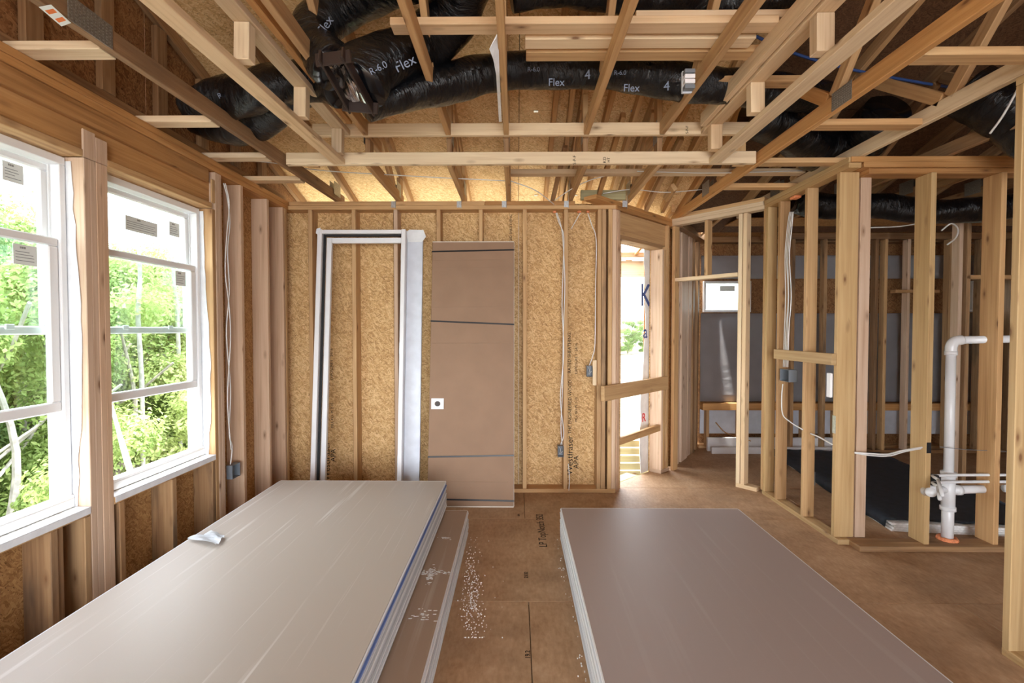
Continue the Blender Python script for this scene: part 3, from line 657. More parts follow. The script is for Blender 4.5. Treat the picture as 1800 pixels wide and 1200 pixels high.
for px, Yc in ((1012, 5.11), (942, 5.11), (1112, 3.94), (942, 3.94), (812, 4.43)):
    x = aY(px, 300, Yc).x; box('panel_clip', cl, x - 0.018, x + 0.018, Yc - 0.015, Yc + 0.015, ZR(Yc) - 0.004, ZR(Yc) - 0.001, M_METAL, 0)
for x0 in (2.45, 4.65, 6.85): box('soffit_panel', cl, x0, x0 + 2.196, 5.36, 6.62, 2.775, 2.787, OSB_LEFT, 0.001)
# gable end over the left wall
gt = empty('gable_truss', (XL - 0.07, 2, T + 0.001), 'dark gable end truss with upright studs above the left wall', 'truss')
beam('bottom_chord', gt, (XL - 0.10, -1.0, T + 0.046), (XL - 0.10, 4.72, T + 0.046), PT, D4, W_DARK)
beam('top_chord', gt, (XL - 0.10, 5.4, ZR(5.4) - 0.055), (XL - 0.10, -1.0, ZR(-1.0) - 0.055), PT, D4, W_DARK, (0, .3, 1))
for i in range(13):
    y = -0.6 + 0.41 * i; beam('upright', gt, (XL - 0.10, y, T + 0.092), (XL - 0.10, y, ZR(y) - 0.11), PT, D4, W_DARK, (0, 1, 0))
for i in range(3):
    y0 = -3.6 + 3.3 * i; y1 = min(y0 + 3.3, 5.9)
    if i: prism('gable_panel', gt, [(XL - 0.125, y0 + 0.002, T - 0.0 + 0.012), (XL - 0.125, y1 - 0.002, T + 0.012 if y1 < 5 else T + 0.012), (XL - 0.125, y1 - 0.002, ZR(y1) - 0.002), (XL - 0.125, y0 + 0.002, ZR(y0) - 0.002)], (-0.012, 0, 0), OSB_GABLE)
    else: prism('gable_panel', gt, [(XL - 0.125, y0, T + 0.012), (XL - 0.125, -0.302, T + 0.012), (XL - 0.125, -0.302, ZR(-0.302) - .002), (XL - 0.125, RIDGE, ZR(RIDGE) - .002), (XL - 0.125, y0, ZR(2 * RIDGE - y0) - .002)], (-0.012, 0, 0), OSB_LEFT)

# ------------------------------------------------------------------ trusses
def plate(par, x, Y, z, sy, sz, side=1, name='truss_plate'):
    o = box(name, par, x - 0.0009, x + 0.0009, Y - sy / 2, Y + sy / 2, z - sz / 2, z + sz / 2, M_PLATE, 0)
    return o
def tie(par, x, Y=YF):
    t = box('hurricane_tie', par, x - 0.004, x - 0.0005, Y - 0.012, Y + 0.02, T - 0.07, T + 0.05, M_METAL, 0.001)
    box('tie_tab', t, x - 0.045, x - 0.004, Y - 0.0055, Y - 0.003, T - 0.06, T + 0.0, M_METAL, 0.001); return t
def truss(xa, label, tray, mat=W_MID, skew=0.0, yend=None, webs=True, group=None, tied=True):
    """xa = centre of the chord; trusses run from the camera side to the far wall"""
    t = empty('roof_truss', (xa, YF + 0.1, T), label, 'truss', 'roof trusses at two foot spacing')
    X = lambda y: xa + skew * (YF - y)
    ye = yend or 5.0
    if tray:
        beam('bottom_chord', t, (xa, min(ye, 4.75), T + 0.0455), (X(3.63), 3.63, T + 0.0455), PT, D4, mat)
        beam('raised_chord', t, (X(3.95), 3.95, 3.0255), (X(-1.0), -1.0, 3.0255), PT, D4, mat)
        beam('web', t, (X(3.67), 3.67, T + 0.092), (X(3.67), 3.67, 2.979), PT, D4, W_DARK, (0, 1, 0))
        beam('web', t, (X(3.67), 3.67, 3.072), (X(3.67), 3.67, ZR(3.67) - 0.10), PT, D4, mat, (0, 1, 0))
        if webs:
            beam('web', t, (X(4.40), 4.40, T + 0.09), (X(3.75), 3.80, ZR(3.8) - 0.1), PT, 0.075, mat, (0, 1, 0.5))
            beam('web', t, (X(2.9), 2.9, 3.07), (X(2.2), 2.2, ZR(2.2) - 0.1), PT, D4, mat, (0, 1, 0)); beam('web', t, (X(1.5), 1.5, 3.07), (X(2.1), 2.1, ZR(2.1) - 0.1), PT, D4, mat, (0, 1, 0))
        plate(t, xa - PT / 2 - 0.001, 3.68, 3.03, 0.10, 0.16); plate(t, xa + PT / 2 + 0.001, 3.68, 3.03, 0.10, 0.16)
    else:
        beam('bottom_chord', t, (xa, ye, T + 0.0455), (X(-1.0), -1.0, T + 0.0455), PT, D4, mat)
        if webs:
            for ya, yb in ((4.3, 3.55), (2.8, 3.5), (2.75, 1.95), (1.2, 1.9), (1.15, 0.3)):
                beam('web', t, (X(ya), ya, T + 0.09), (X(yb), yb, ZR(yb) - 0.10), PT, D4 * 0.8, mat if xa > 2.5 else R.choice((mat, W_MID)), (0, 1, 0.3))
    yt = 5.75 if xa < 1.9 else 5.33
    beam('top_chord', t, (xa, yt, ZR(yt) - 0.046), (X(RIDGE), RIDGE, ZR(RIDGE) - 0.046), PT, D4, mat if mat is not W_PALE else W_MID, (0, 0.3, 1))
    plate(t, xa - PT / 2 - 0.001, 4.55, T + 0.10, 0.16, 0.12); plate(t, xa + PT / 2 + 0.001, 4.55, T + 0.10, 0.16, 0.12)
    if not (yend or 0) > 5.01 and tray:
        beam('heel_web', t, (xa, 4.66, T + 0.092), (xa, 4.66, ZR(4.66) - 0.1), PT, D4, mat, (0, 1, 0))
        if tied: tie(t, xa - PT / 2)
    return t
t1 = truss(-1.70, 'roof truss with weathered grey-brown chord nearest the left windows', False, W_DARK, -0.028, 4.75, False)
truss(-1.12, 'roof truss along the left edge of the raised tray, behind the pale ladder frame', True, W_MID, 0.012)
truss(-0.50, 'roof truss meeting the far wall above the cardboard carton\'s left half', True, W_MID)
truss(-0.075, 'roof truss meeting the far wall above the carton\'s right edge, doubled by a white strip', True, W_MID)
truss(0.51, 'roof truss ending above the three orange foam plugs of the far wall', True, W_MID)
truss(1.06, 'roof truss ending over the angled wall, carrying the blue and white clip block', True, W_MID, 0, 4.95)
t7 = truss(1.778, 'long orange-tan truss slanting over the right side of the tray to the corner', False, W_ORANGE, 0, 5.5)
truss(2.42, 'pale yellow truss lying right above the plate of the right partition', False, W_PALE, 0, 5.34)
truss(3.02, 'shade-darkened roof truss first behind the plumbing wall corner', False, W_DARK, 0, 5.34)  # from here on the dark wood colour carries the attic's shade
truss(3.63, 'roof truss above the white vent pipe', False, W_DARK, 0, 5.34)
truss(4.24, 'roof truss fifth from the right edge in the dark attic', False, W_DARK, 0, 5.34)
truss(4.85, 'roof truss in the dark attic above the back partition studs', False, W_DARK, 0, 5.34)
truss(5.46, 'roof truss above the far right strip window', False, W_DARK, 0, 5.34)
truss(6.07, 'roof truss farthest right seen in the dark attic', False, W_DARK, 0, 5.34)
# big toothed plates seen close up
for tt, a, b, X_ in ((t1, (118, 0), (197, 82), -1.70 + 0.0195 - 0.028 * 2.6), (t7, (1463, 135), (1497, 185), 1.778 - 0.0195)):
    p = aX(a[0], a[1], X_); q = aX(b[0], b[1], X_); yc = (p.y + q.y) / 2
    zc = T + 0.046; wy_ = abs(q.y - p.y)
    pl = box('truss_plate', tt, X_ - (0.002 if X_ > 0 else -0.0005), X_ + (0.0 if X_ > 0 else 0.004), yc - max(wy_, 0.12) * 0.5, yc + max(wy_, 0.12) * 0.5, zc - 0.044, zc + 0.055, M_PLATE, 0)
    bm = bmesh.new()
    for i in range(11):
        for j in range(7):
            c = Matrix.Translation((X_ + (0.004 if X_ < 0 else -0.003), yc + (i - 5) * max(wy_, .12) / 11.5, zc + 0.005 + (j - 3) * 0.0125)); bmesh.ops.create_cube(bm, size=1, matrix=c @ Matrix.Diagonal((0.002, 0.005, 0.003, 1)))
    tg = mesh_obj('plate_teeth', bm, M_METAL, pl); tg['kind'] = 'stuff'
# jack rafters on the right half of the bright roof
for i, x in enumerate((0.30, 0.40, 0.72, 0.92, 1.32, 1.52)):
    o = beam('jack_rafter', None, (x + (0.06 if i % 2 else 0), 5.3, ZR(5.3) - 0.048), (x, 2.9, ZR(2.9) - 0.048), PT, D4, W_MID if i % 2 else W_ORANGE, (0, .3, 1))
    tag(o, ('jack rafter just right of the centre seam, paired left one', 'jack rafter just right of the centre seam, paired right one', 'jack rafter over the outlet boxes of the far wall', 'jack rafter over the far wall corner post', 'jack rafter over the angled wall', 'jack rafter over the diagonal doorway')[i], 'rafter', 'jack rafters under the bright roof boards')
for i, (x, ya, yb) in enumerate(((0.34, 4.75, 4.2), (0.76, 4.65, 3.85), (1.30, 4.9, 4.1), (1.45, 4.5, 5.0))):
    o = beam('strut', None, (x, ya, T + 0.0 if ya > 4.6 else T + 0.1), (x + 0.08, yb, ZR(yb) - 0.1), PT, 0.07, (W_DARK, W_ORANGE, W_MID, W_MID)[i], (0, 1, 0.3))
    tag(o, ('dark strut rising to the roof boards right of the centre seam', 'orange strut rising above the outlet boxes', 'leaning strut rising behind the greenish block', 'strut rising from the angled wall corner')[i], 'strut')

# ------------------------------------------------------------------ tray ladder frames (pale new boards)
lf = empty('tray_frame', (-1.3, 2, T), 'pale ladder-like tray frame of two rails and short posts, on the left', 'frame', 'pale tray ceiling frames')
beam('lower_rail', lf, (-1.37, 0.9, T + 0.019), (-1.300, 3.566, T + 0.019), D4, PT, W_PALE)
beam('upper_rail', lf, (-1.268, 0.9, 2.999), (-1.262, 3.568, 2.999), D4, PT, W_PALE)
for Y in (1.5, 2.26, 2.86, 3.44): beam('post', lf, (-1.272, Y + 0.02, T + 0.0385), (-1.268, Y + 0.02, 2.979), 0.072, 0.06, W_PALE, (0, 1, 0))
beam('side_rail', lf, (-1.185, 0.9, 3.062), (-1.185, 3.46, 3.062), PT, D4, W_ORANGE)
rf = empty('tray_frame', (1.42, 2, T), 'pale ladder-like tray frame of two rails and short posts, on the right', 'frame', 'pale tray ceiling frames')
beam('lower_rail', rf, (1.43, 0.9, T + 0.019), (1.445, 3.566, T + 0.019), D4, PT, W_PALE)
beam('upper_rail', rf, (1.375, 0.9, 2.999), (1.385, 3.568, 2.999), D4, PT, W_PALE)
beam('side_rail', rf, (1.30, 0.9, 3.035), (1.315, 3.46, 3.035), PT, D4, W_PALE)
for Y in (1.5, 2.22, 2.83, 3.40): beam('post', rf, (1.386, Y + 0.02, T + 0.0385), (1.384, Y + 0.02, 2.979), 0.08, 0.06, W_PALE, (0, 1, 0))
ff = empty('tray_frame', (0, 3.6, T), 'pale pair of long rails spanning the far end of the ceiling tray', 'frame', 'pale tray ceiling frames')
box('lower_rail', ff, -1.695, 1.745, 3.568, 3.606, T, T + D4, W_PALE)
box('upper_rail', ff, -1.50, 1.69, 3.569, 3.606, 2.98, 2.98 + D4, W_PALE)
for x in (-1.56, 1.60): box('post', ff, x, x + D4, 3.609, 3.645, T, 2.98 + D4, W_MID)
for px, py, s, b in ((1010, 281, 0.04, 'S-P-F'), (1063, 281, 0.04, 'KD'), (1070, 281, 0.035, 'HT'), (1164, 228, 0.045, 'No.2'), (1208, 228, 0.035, 'S-P-F')):
    q = aY(px, py, 3.567); text(b, ff, (q.x, 3.567, q.z), s * 0.8, (0, 0, 1), (-1, 0, 0), M_INK, 'stamp', 0.0003)
# flat blocks between wall and the side trusses
for i, (Y, xe) in enumerate(((2.10, -1.80), (2.83, -1.78), (3.42, -1.765), (3.94, -1.755))):
    o = box('ceiling_block', None, XL - 0.06, xe, Y, Y + D4, T + 0.001, T + 0.038, W_PALE)
    tag(o, 'short flat pale block between the left wall plate and weathered truss, ' + ('nearest the camera', 'second from the camera', 'third from the camera', 'nearest the far wall')[i], 'block', 'short blocks along the left wall')
for i, (Y, m) in enumerate(((2.18, W_MID), (2.91, W_MID), (3.56, W_MID), (4.17, W_MID))):
    o = box('ceiling_block', None, 1.798, 2.40, Y, Y + D4, T + 0.001, T + 0.038, m)
    tag(o, 'flat tan block between the orange-tan truss and right partition, ' + ('nearest the camera', 'second from the camera', 'third from the camera', 'nearest the diagonal doorway')[i], 'block', 'blocks along the right partition')
o = box('green_block', None, 0.60, 1.02, 4.55, 4.588, T + 0.001, T + 0.09, W_TREAT); tag(o, 'greenish treated block standing on the far wall plate near the angled wall', 'block')
o = box('flat_brace', None, -0.05, 2.40, 4.07, 4.16, T + 0.0915, T + 0.129, W_PALE); tag(o, 'grey-white flat brace lying over the truss chords before the far wall', 'brace')
# lumber laid on the raised chords
def lay(px0, px1, Y, z, m, lab, dy=D4, h=PT, rot=0.0):
    x0 = aY(px0, 50, Y).x; x1 = aY(px1, 50, Y).x
    o = beam('loose_board', None, (x0, Y + dy / 2, z + h / 2), (x1, Y + dy / 2 + rot, z + h / 2), dy, h, m); tag(o, lab, 'board', 'loose boards laid across the raised chords')
lay(685, 1370, 2.43, 3.0715, W_PALE, 'longest loose pale board laid across the raised chords')
lay(923, 1330, 2.56, 3.0715, W_PALE, 'loose board with a bark edge lying behind the longest one')
lay(1118, 1400, 2.45, 3.1105, W_PALE, 'short loose board lying on top of the longest one')
lay(925, 1345, 2.68, 3.0715, W_MID, 'tan loose board lying farthest back on the raised chords')
lay(1240, 1420, 3.0, 3.0715, W_MID, 'short tan board lying beside the right tray frame over the duct')

# ------------------------------------------------------------------ ducts
def duct(name, lab, pts, rad, seed, prints=(), ribs=0.035):
    r = random.Random(seed); ph = [r.uniform(0, 6) for _ in range(6)]
    q_ = []
    for p in pts:        # keep the duct under the roof boards
        k = (p.z - H) / p.y; lim = (2.94 - 1.2 * rad - 0.12) / (k + 0.30); q_.append(EYE + (p - EYE) * min(1, lim / p.y))
    pts = q_
    def rf_(s, a): return 1 + ribs * math.sin(s * 30 + 2 * math.sin(a + ph[0])) * 0.5 + 0.05 * math.sin(s * 9 + ph[1] + a * 2) + 0.035 * math.sin(a * 3 + ph[2] + s * 5) + 0.02 * math.sin(a * 7 + s * 21 + ph[3])
    o = tube(name, None, pts, rad, M_DUCT, 28, 10, rf_); tag(o, lab, 'duct', 'black insulated flexible ducts')
    for body, p, s, xd in prints: text(body, o, p, s, xd, (0.0, -0.25, 1), M_INKW, 'duct_print', 0.0008)
    return o
zc = 3.21
def dp(px, py, Y): return aY(px, py, Y)
d1 = duct('flexible_duct', 'long black duct snaking across the middle of the ceiling to the right', [dp(640, 176, 2.75), dp(700, 165, 2.85), dp(780, 148, 2.95), dp(860, 128, 3.05), dp(950, 123, 3.1), dp(1050, 124, 3.12), dp(1150, 135, 3.12), dp(1240, 148, 3.1), dp(1330, 158, 3.2), dp(1440, 170, 3.4)], 0.112, 1,
     [('4', dp(1033, 132, 2.97), 0.075, (1, -0.3, 0)), ('4', dp(1172, 152, 2.97), 0.075, (1, -0.3, 0)), ('Flex', dp(978, 145, 2.99), 0.06, (1, 0, 0)), ('Flex', dp(1110, 155, 2.99), 0.06, (1, 0, 0)), ('R-6.0', dp(938, 122, 2.975), 0.035, (1, 0, 0)), ('R-6.0', dp(1090, 128, 2.995), 0.035, (1, 0, 0))])
duct('flexible_duct', 'fat black duct leaving the foil-lined boot toward the upper right', [dp(628, 150, 2.55), dp(650, 118, 2.62), dp(700, 98, 2.75), dp(750, 72, 2.85), dp(800, 20, 3.0), dp(830, -60, 3.2)], 0.145, 2,
     [('Flex', dp(712, 112, 2.58), 0.07, (1, 0, 0.5)), ('R-6.0', dp(665, 120, 2.46), 0.045, (1, 0, 0.5))])
duct('flexible_duct', 'black duct rising steeply above the foil-lined boot, upper left', [dp(590, 120, 2.6), dp(560, 85, 2.7), dp(555, 50, 2.75), dp(600, 15, 2.8), dp(680, -25, 2.9), dp(760, -60, 3.0)], 0.12, 3, [('Flex', dp(572, 45, 2.6), 0.06, (0.7, 0, 1))])
duct('flexible_duct', 'black duct bundle hanging between the left trusses and the gable', [dp(345, 190, 3.1), dp(395, 175, 3.0), dp(440, 165, 2.9), dp(480, 150, 2.9), dp(560, 140, 3.0), dp(600, 150, 2.9)], 0.12, 4, [('R-6.0', dp(395, 165, 2.85), 0.04, (1, 0, 0.4))])
duct('flexible_duct', 'black duct drooping lowest at the left, below the bundle', [dp(350, 205, 3.35), dp(410, 225, 3.3), dp(460, 205, 3.2), dp(520, 160, 3.1), dp(580, 140, 3.1)], 0.12, 5)
duct('flexible_duct', 'black duct crossing the top edge of the picture', [dp(900, -12, 2.7), dp(1000, -18, 2.75), dp(1130, -5, 2.8), dp(1200, -10, 2.8), dp(1260, 8, 2.8), dp(1330, -5, 2.75), dp(1500, -40, 2.7)], 0.09, 6)
duct('flexible_duct', 'black duct hidden deep between the trusses right of the tray', [dp(1330, 200, 3.9), dp(1390, 225, 3.95), dp(1440, 262, 4.0), dp(1500, 255, 4.2), dp(1560, 200, 4.4)], 0.17, 7)
duct('flexible_duct', 'black duct at the far upper right beside the near post', [dp(1700, 160, 3.2), dp(1760, 190, 3.1), dp(1830, 230, 3.0), dp(1900, 240, 2.9)], 0.16, 8)
duct('flexible_duct', 'black duct low behind the corner post of the right partition', [dp(1400, 352, 4.5), dp(1450, 362, 4.5), dp(1540, 362, 4.5), dp(1640, 372, 4.45), dp(1790, 362, 4.4)], 0.11, 9)
# boot: dark open frame with foil lining and a collar
bx = empty('duct_boot', dp(620, 150, 2.5), 'dark rectangular duct boot lined with shiny foil between two trusses', 'duct boot')
P0, P1, P2, P3 = dp(566, 105, 2.30), dp(606, 100, 2.30), dp(655, 190, 2.62), dp(612, 186, 2.62)
zB = P0.z
for a, b in ((P0, P1), (P1, P2), (P2, P3), (P3, P0)):
    e = (b - a).normalized() * 0.03; beam('frame_side', bx, a - e, b + e, 0.012, 0.06, M_BOOT)
cen = (P0 + P1 + P2 + P3) / 4
bm = bmesh.new(); lo_ = [bm.verts.new(p + (cen - p) * 0.08 + Vector((0, 0, 0.01))) for p in (P0, P1, P2, P3)]
N = 10; rings = [lo_]
grid = {}
for i in range(N + 1):
    for j in range(N + 1):
        u, v = i / N, j / N; p = (P0 * (1 - u) + P1 * u) * (1 - v) + (P3 * (1 - u) + P2 * u) * v; p = p + (cen - p) * 0.1
        grid[i, j] = bm.verts.new(p + Vector((R.uniform(-.004, .004), 0, 0.015 + 0.09 * math.sin(PI * u) * math.sin(PI * v) + R.uniform(-.008, .008))))
for v in lo_: bm.verts.remove(v)
for i in range(N):
    for j in range(N): bm.faces.new((grid[i, j], grid[i + 1, j], grid[i + 1, j + 1], grid[i, j + 1]))
bmesh.ops.solidify(bm, geom=bm.faces[:], thickness=0.002); mesh_obj('foil_lining', bm, M_FOIL, bx, False)

# ------------------------------------------------------------------ ceiling cables
def cable(lab, pts, r=0.0042, n=6, mat=M_CABLE, name='electrical_cable', grp=None):
    o = tube(name, None, pts, r, mat, 6, n); return tag(o, lab, 'cable', grp)
cable('white cable run loosely across the truss ends before the far wall', [aY(400, 282, 3.95), aY(470, 285, 3.95), aY(560, 299, 4.0), aY(700, 308, 4.02), aY(790, 313, 4.02), aY(895, 318, 4.05)])
cable('white cable drooping from the centre truss to the far wall plate', [aY(898, 318, 4.1), aY(940, 334, 4.2), aY(970, 356, 4.4), aY(974, 360, 4.56)])
cable('thin white cable strung over the outlet end of the far wall', [aY(975, 352, 4.5), aY(1005, 332, 4.3), aY(1045, 314, 4.2), aY(1110, 300, 4.17)])
cable('white cable looping above the angled wall', [aY(1060, 340, 4.5), aY(1110, 333, 4.5), aY(1170, 338, 4.6), aY(1235, 333, 4.7)])
cable('white cable on the flat brace toward the right partition', [aY(1120, 301, 4.0), aY(1250, 304, 4.0), aY(1410, 300, 4.05)])
cable('grey cable hanging beside the black duct at upper right', [aY(1740, 235, 2.85), aY(1765, 200, 2.8), aY(1798, 140, 2.75)], 0.006)
cable('blue pipe slung through the trusses at upper right', [aY(1320, 60, 3.2), aY(1400, 95, 3.3), aY(1480, 118, 3.4), aY(1560, 135, 3.5), aY(1680, 155, 3.6), aY(1790, 170, 3.7)], 0.010, 6, M_PEXB, 'blue_pipe')
# white strip taped along the centre truss and the spacer block on the right truss
WS = [(873, 60, 2.42), (860, 86, 2.44), (867, 104, 2.50), (872, 130, 2.62), (877, 214, 3.30), (882, 214, 3.30), (878, 130, 2.62), (876, 60, 2.42)]
o = prism('wrap_strip', None, [aY(*p) for p in WS], (0, 0.0015, 0), M_WRAP); tag(o, 'torn white wrap strip hanging beside the centre truss', 'strip')
cb = empty('clip_block', aY(1213, 150, 2.75), 'small blue and white clip block fixed to a truss under the duct', 'clip')
q = aY(1213, 140, 2.70)
for k in range(4): box('clip_rib', cb, q.x - 0.034, q.x + 0.022, q.y - 0.02, q.y + 0.02, q.z - 0.055 + 0.028 * k, q.z - 0.033 + 0.028 * k, M_BOX if k in (0, 3) else M_WHITE, 0.002)
box('clip_body', cb, q.x - 0.036, q.x + 0.02, q.y + 0.0205, q.y + 0.04, q.z - 0.06, q.z + 0.06, M_FILM)
# warning label stapled on the weathered truss
xw = -1.70 + 0.0195 - 0.028 * 2.75
zL = T - 0.0016
p = [aZ(68, 12, zL), aZ(90, 8, zL), aZ(125, 40, zL), aZ(108, 46, zL)]
lb = prism('warning_label', None, p, (0, 0, -0.001), M_LABEL); tag(lb, 'white and orange warning label under the weathered truss at upper left', 'label')
for u in (0.18, 0.62):
    a = p[0].lerp(p[3], u); b = p[1].lerp(p[2], u); c = p[0].lerp(p[3], u + 0.2); d = p[1].lerp(p[2], u + 0.2)
    m_ = lambda P, Q, t_: P.lerp(Q, t_)
    prism('label_stripe', lb, [m_(a, b, .15) + Vector((0, 0, -.0012)), m_(a, b, .85) + Vector((0, 0, -.0012)), m_(c, d, .85) + Vector((0, 0, -.0012)), m_(c, d, .15) + Vector((0, 0, -.0012))], (0, 0, -0.0003), M_ORANGE)

# ================================================================== DRYWALL STACKS
TH = 0.0127
ORD = 'first second third fourth fifth sixth seventh eighth ninth tenth eleventh twelfth thirteenth fourteenth fifteenth sixteenth seventeenth eighteenth'.split()
def stack(n, z0, x0, x1, y0, y1, topm, where, group, jitter=0.0, blue=(), skewx=0.0):
    for i in range(n):
        a = z0 + i * TH; jx = R.uniform(-jitter, jitter); jy = R.uniform(-jitter * 1.5, jitter * 1.5)
        if i == n - 1: jx = jy = 0
        s = empty('drywall_sheet', ((x0 + x1) / 2, (y0 + y1) / 2, a))
        lab = ('lowest drywall sheet of ' + where) if i == 0 else ('topmost drywall sheet of ' + where) if i == n - 1 else (ORD[n - 1 - i] + ' drywall sheet from the top of ' + where)
        tag(s, lab, 'drywall sheet', group)
        X0, X1, Y0, Y1 = x0 + jx, x1 + jx, y0 + jy, y1 + jy
        beam('board_face', s, ((X0 + X1) / 2, Y0, a + TH / 2), ((X0 + X1) / 2, Y1, a + TH / 2), X1 - X0 - 0.016, TH - 0.0006, topm, None, 0.0003)
        em = M_BLUE if i in blue else M_EDGE
        beam('edge_strip', s, (X0 + 0.004, Y0, a + TH / 2), (X0 + 0.004, Y1, a + TH / 2), 0.008, TH - 0.0034, M_EDGE, None, 0.0008)
        beam('edge_strip', s, (X1 - 0.004, Y0, a + TH / 2), (X1 - 0.004, Y1, a + TH / 2), 0.008, TH - 0.0034, em, None, 0.0008)
        beam('cut_end', s, (X0 + 0.006, Y1 + 0.004, a + TH / 2), (X1 - 0.006, Y1 + 0.004, a + TH / 2), 0.008, TH - 0.001, M_EDGE2, None, 0.0005)
stack(14, 0.0005, -1.62, -0.368, 0.0, 3.652, M_DRY_LOW, 'the low ledge stack under the tall left stack', 'drywall sheets of the low left stack', 0.005)
stack(16, 0.0005 + 14 * TH + 0.012, -1.83, -0.539, -0.02, 3.69, M_DRY_L, 'the tall left stack', 'drywall sheets of the tall left stack', 0.003, (13, 14))
for i, y in enumerate((0.4, 1.8, 3.2)): o = box('spacer_strip', None, -1.6, -0.56, y, y + 0.09, 0.0010 + 14 * TH, 0.0010 + 14 * TH + 0.0105, M_EDGE2); tag(o, ('near', 'middle', 'far')[i] + ' gypsum spacer strip between the two left stacks', 'spacer', 'gypsum spacers between the left stacks')
stack(18, 0.0005, 0.326, 1.650, -0.05, 3.575, M_DRY_R, 'the brown right-hand stack', 'drywall sheets of the right stack', 0.004)
# crumpled paper tear on the tall stack
zt_ = 0.0005 + 30 * TH + 0.0125
bm = bmesh.new(); g = {}
c = [aZ(330, 949, zt_), aZ(372, 938, zt_), aZ(396, 945, zt_), aZ(380, 963, zt_)]
for i in range(9):
    for j in range(7):
        u, v = i / 8, j / 6; p = (c[0] * (1 - u) + c[1] * u) * (1 - v) + (c[3] * (1 - u) + c[2] * u) * v
        g[i, j] = bm.verts.new(p + Vector((R.uniform(-.006, .006), R.uniform(-.006, .006), 0.006 + 0.014 * abs(math.sin(u * 5 + v * 2)) + R.uniform(0, .004))))
for i in range(8):
    for j in range(6): bm.faces.new((g[i, j], g[i + 1, j], g[i + 1, j + 1], g[i, j + 1]))
bmesh.ops.solidify(bm, geom=bm.faces[:], thickness=0.0015); o = mesh_obj('torn_paper', bm, M_WRAP); tag(o, 'crumpled scrap of white paper on the edge of the tall left stack', 'scrap')
# plaster crumbs on the floor and on the low ledge
bm = bmesh.new()
for i in range(420):
    py = min(max(R.gauss(1035, 45), 940), 1120); px = R.gauss(829 + (py - 1035) * .03, 10); q = aZ(px, py, 0.0015); s = R.uniform(0.0015, 0.005)
    if R.random() < 0.08: q.x += R.uniform(-.1, .16)
    if q.x < -0.35: continue
    bmesh.ops.create_cube(bm, size=s, matrix=Matrix.Translation(q) @ Matrix.Rotation(R.uniform(0, 3), 4, 'Z'))
for i in range(40):
    q = Vector((R.gauss(0.30, .012), R.uniform(1.9, 3.6), 0.0015)); q.x = min(q.x, 0.317); bmesh.ops.create_cube(bm, size=R.uniform(.002, .006), matrix=Matrix.Translation(q))
o = mesh_obj('plaster_crumbs', bm, M_DUST); tag(o, 'white plaster crumbs scattered on the floor between the stacks', 'crumbs', kind='stuff')
bm = bmesh.new()
for cx_, cy_, n_ in ((0.0, 0.0, 0),):
    pass
for (px, py, sx, sy, k) in ((780, 945, 0.05, 0.008, 26), (762, 1005, 0.10, 0.012, 50), (757, 1012, 0.02, 0.05, 40), (745, 1080, 0.06, 0.03, 24)):
    for i in range(k):
        q = aZ(px, py, 0.1795 + 0.0); q.z = 0.0005 + 14 * TH + 0.001; q.x = min(max(q.x + R.gauss(0, sx * .5), -0.53), -0.38); q.y += R.gauss(0, sy)
        bmesh.ops.create_cube(bm, size=1, matrix=Matrix.Translation(q) @ Matrix.Diagonal((R.uniform(.004, .02), R.uniform(.002, .006), .001, 1)))
o = mesh_obj('plaster_dust', bm, M_DUST); tag(o, 'white plaster dust smears on the low ledge stack', 'dust', kind='stuff')

# ================================================================== DOOR FRAME LEANING ON THE FAR WALL
df = empty('door_frame', (-1.4, 4.2, 0), 'white new exterior door frame standing against the far wall, no door', 'door frame')
Y0b, Y1t = 4.185, 4.42; HT = 2.475
def dY_(z): return Y0b + (Y1t - Y0b) * z / HT
upv = Vector((0, (Y1t - Y0b), HT)).normalized(); nv = Vector((0, HT, -(Y1t - Y0b))).normalized()
def dpt(x, d, s): return Vector((x, Y0b, 0)) + upv * s + nv * d
DL = math.hypot(HT, Y1t - Y0b)
def dbar(name, x0, x1, d0, d1, s0, s1, m, par=None):
    if s1 - s0 > x1 - x0: return beam(name, par or df, dpt((x0 + x1) / 2, (d0 + d1) / 2, s0), dpt((x0 + x1) / 2, (d0 + d1) / 2, s1), x1 - x0, d1 - d0, m, nv)
    return beam(name, par or df, dpt(x0, (d0 + d1) / 2, (s0 + s1) / 2), dpt(x1, (d0 + d1) / 2, (s0 + s1) / 2), d1 - d0, s1 - s0, m)
xa, xb = -1.818, -1.012
dbar('jamb', xa, xa + 0.042, 0, 0.115, 0.002, DL, M_WHITE); dbar('jamb', xb - 0.038, xb, 0, 0.115, 0.002, DL, M_WHITE)
dbar('head', xa + 0.043, xb - 0.039, 0, 0.115, DL - 0.035, DL, M_WHITE)
dbar('threshold', xa + 0.043, xb - 0.039, 0.0, 0.115, 0.002, 0.04, M_METAL)
dbar('weatherstrip', xa + 0.043, xa + 0.062, 0.035, 0.06, 0.05, DL - 0.036, M_BLACKRUB); dbar('weatherstrip', xa + 0.063, xb - 0.04, 0.035, 0.06, DL - 0.056, DL - 0.0365, M_BLACKRUB)
dbar('door_stop', xa + 0.063, xa + 0.11, 0.062, 0.10, 0.05, DL - 0.06, M_WHITE); dbar('door_stop', xa + 0.111, xb - 0.048, 0.062, 0.10, DL - 0.11, DL - 0.06, M_WHITE)
dbar('door_stop', xb - 0.05, xb - 0.0395, 0.062, 0.10, 0.05, DL - 0.115, M_WHITE)
for s_ in (0.35, 1.35, 2.2): dbar('hinge', xb - 0.0415, xb - 0.0385, 0.005, 0.034, s_, s_ + 0.1, M_METAL)
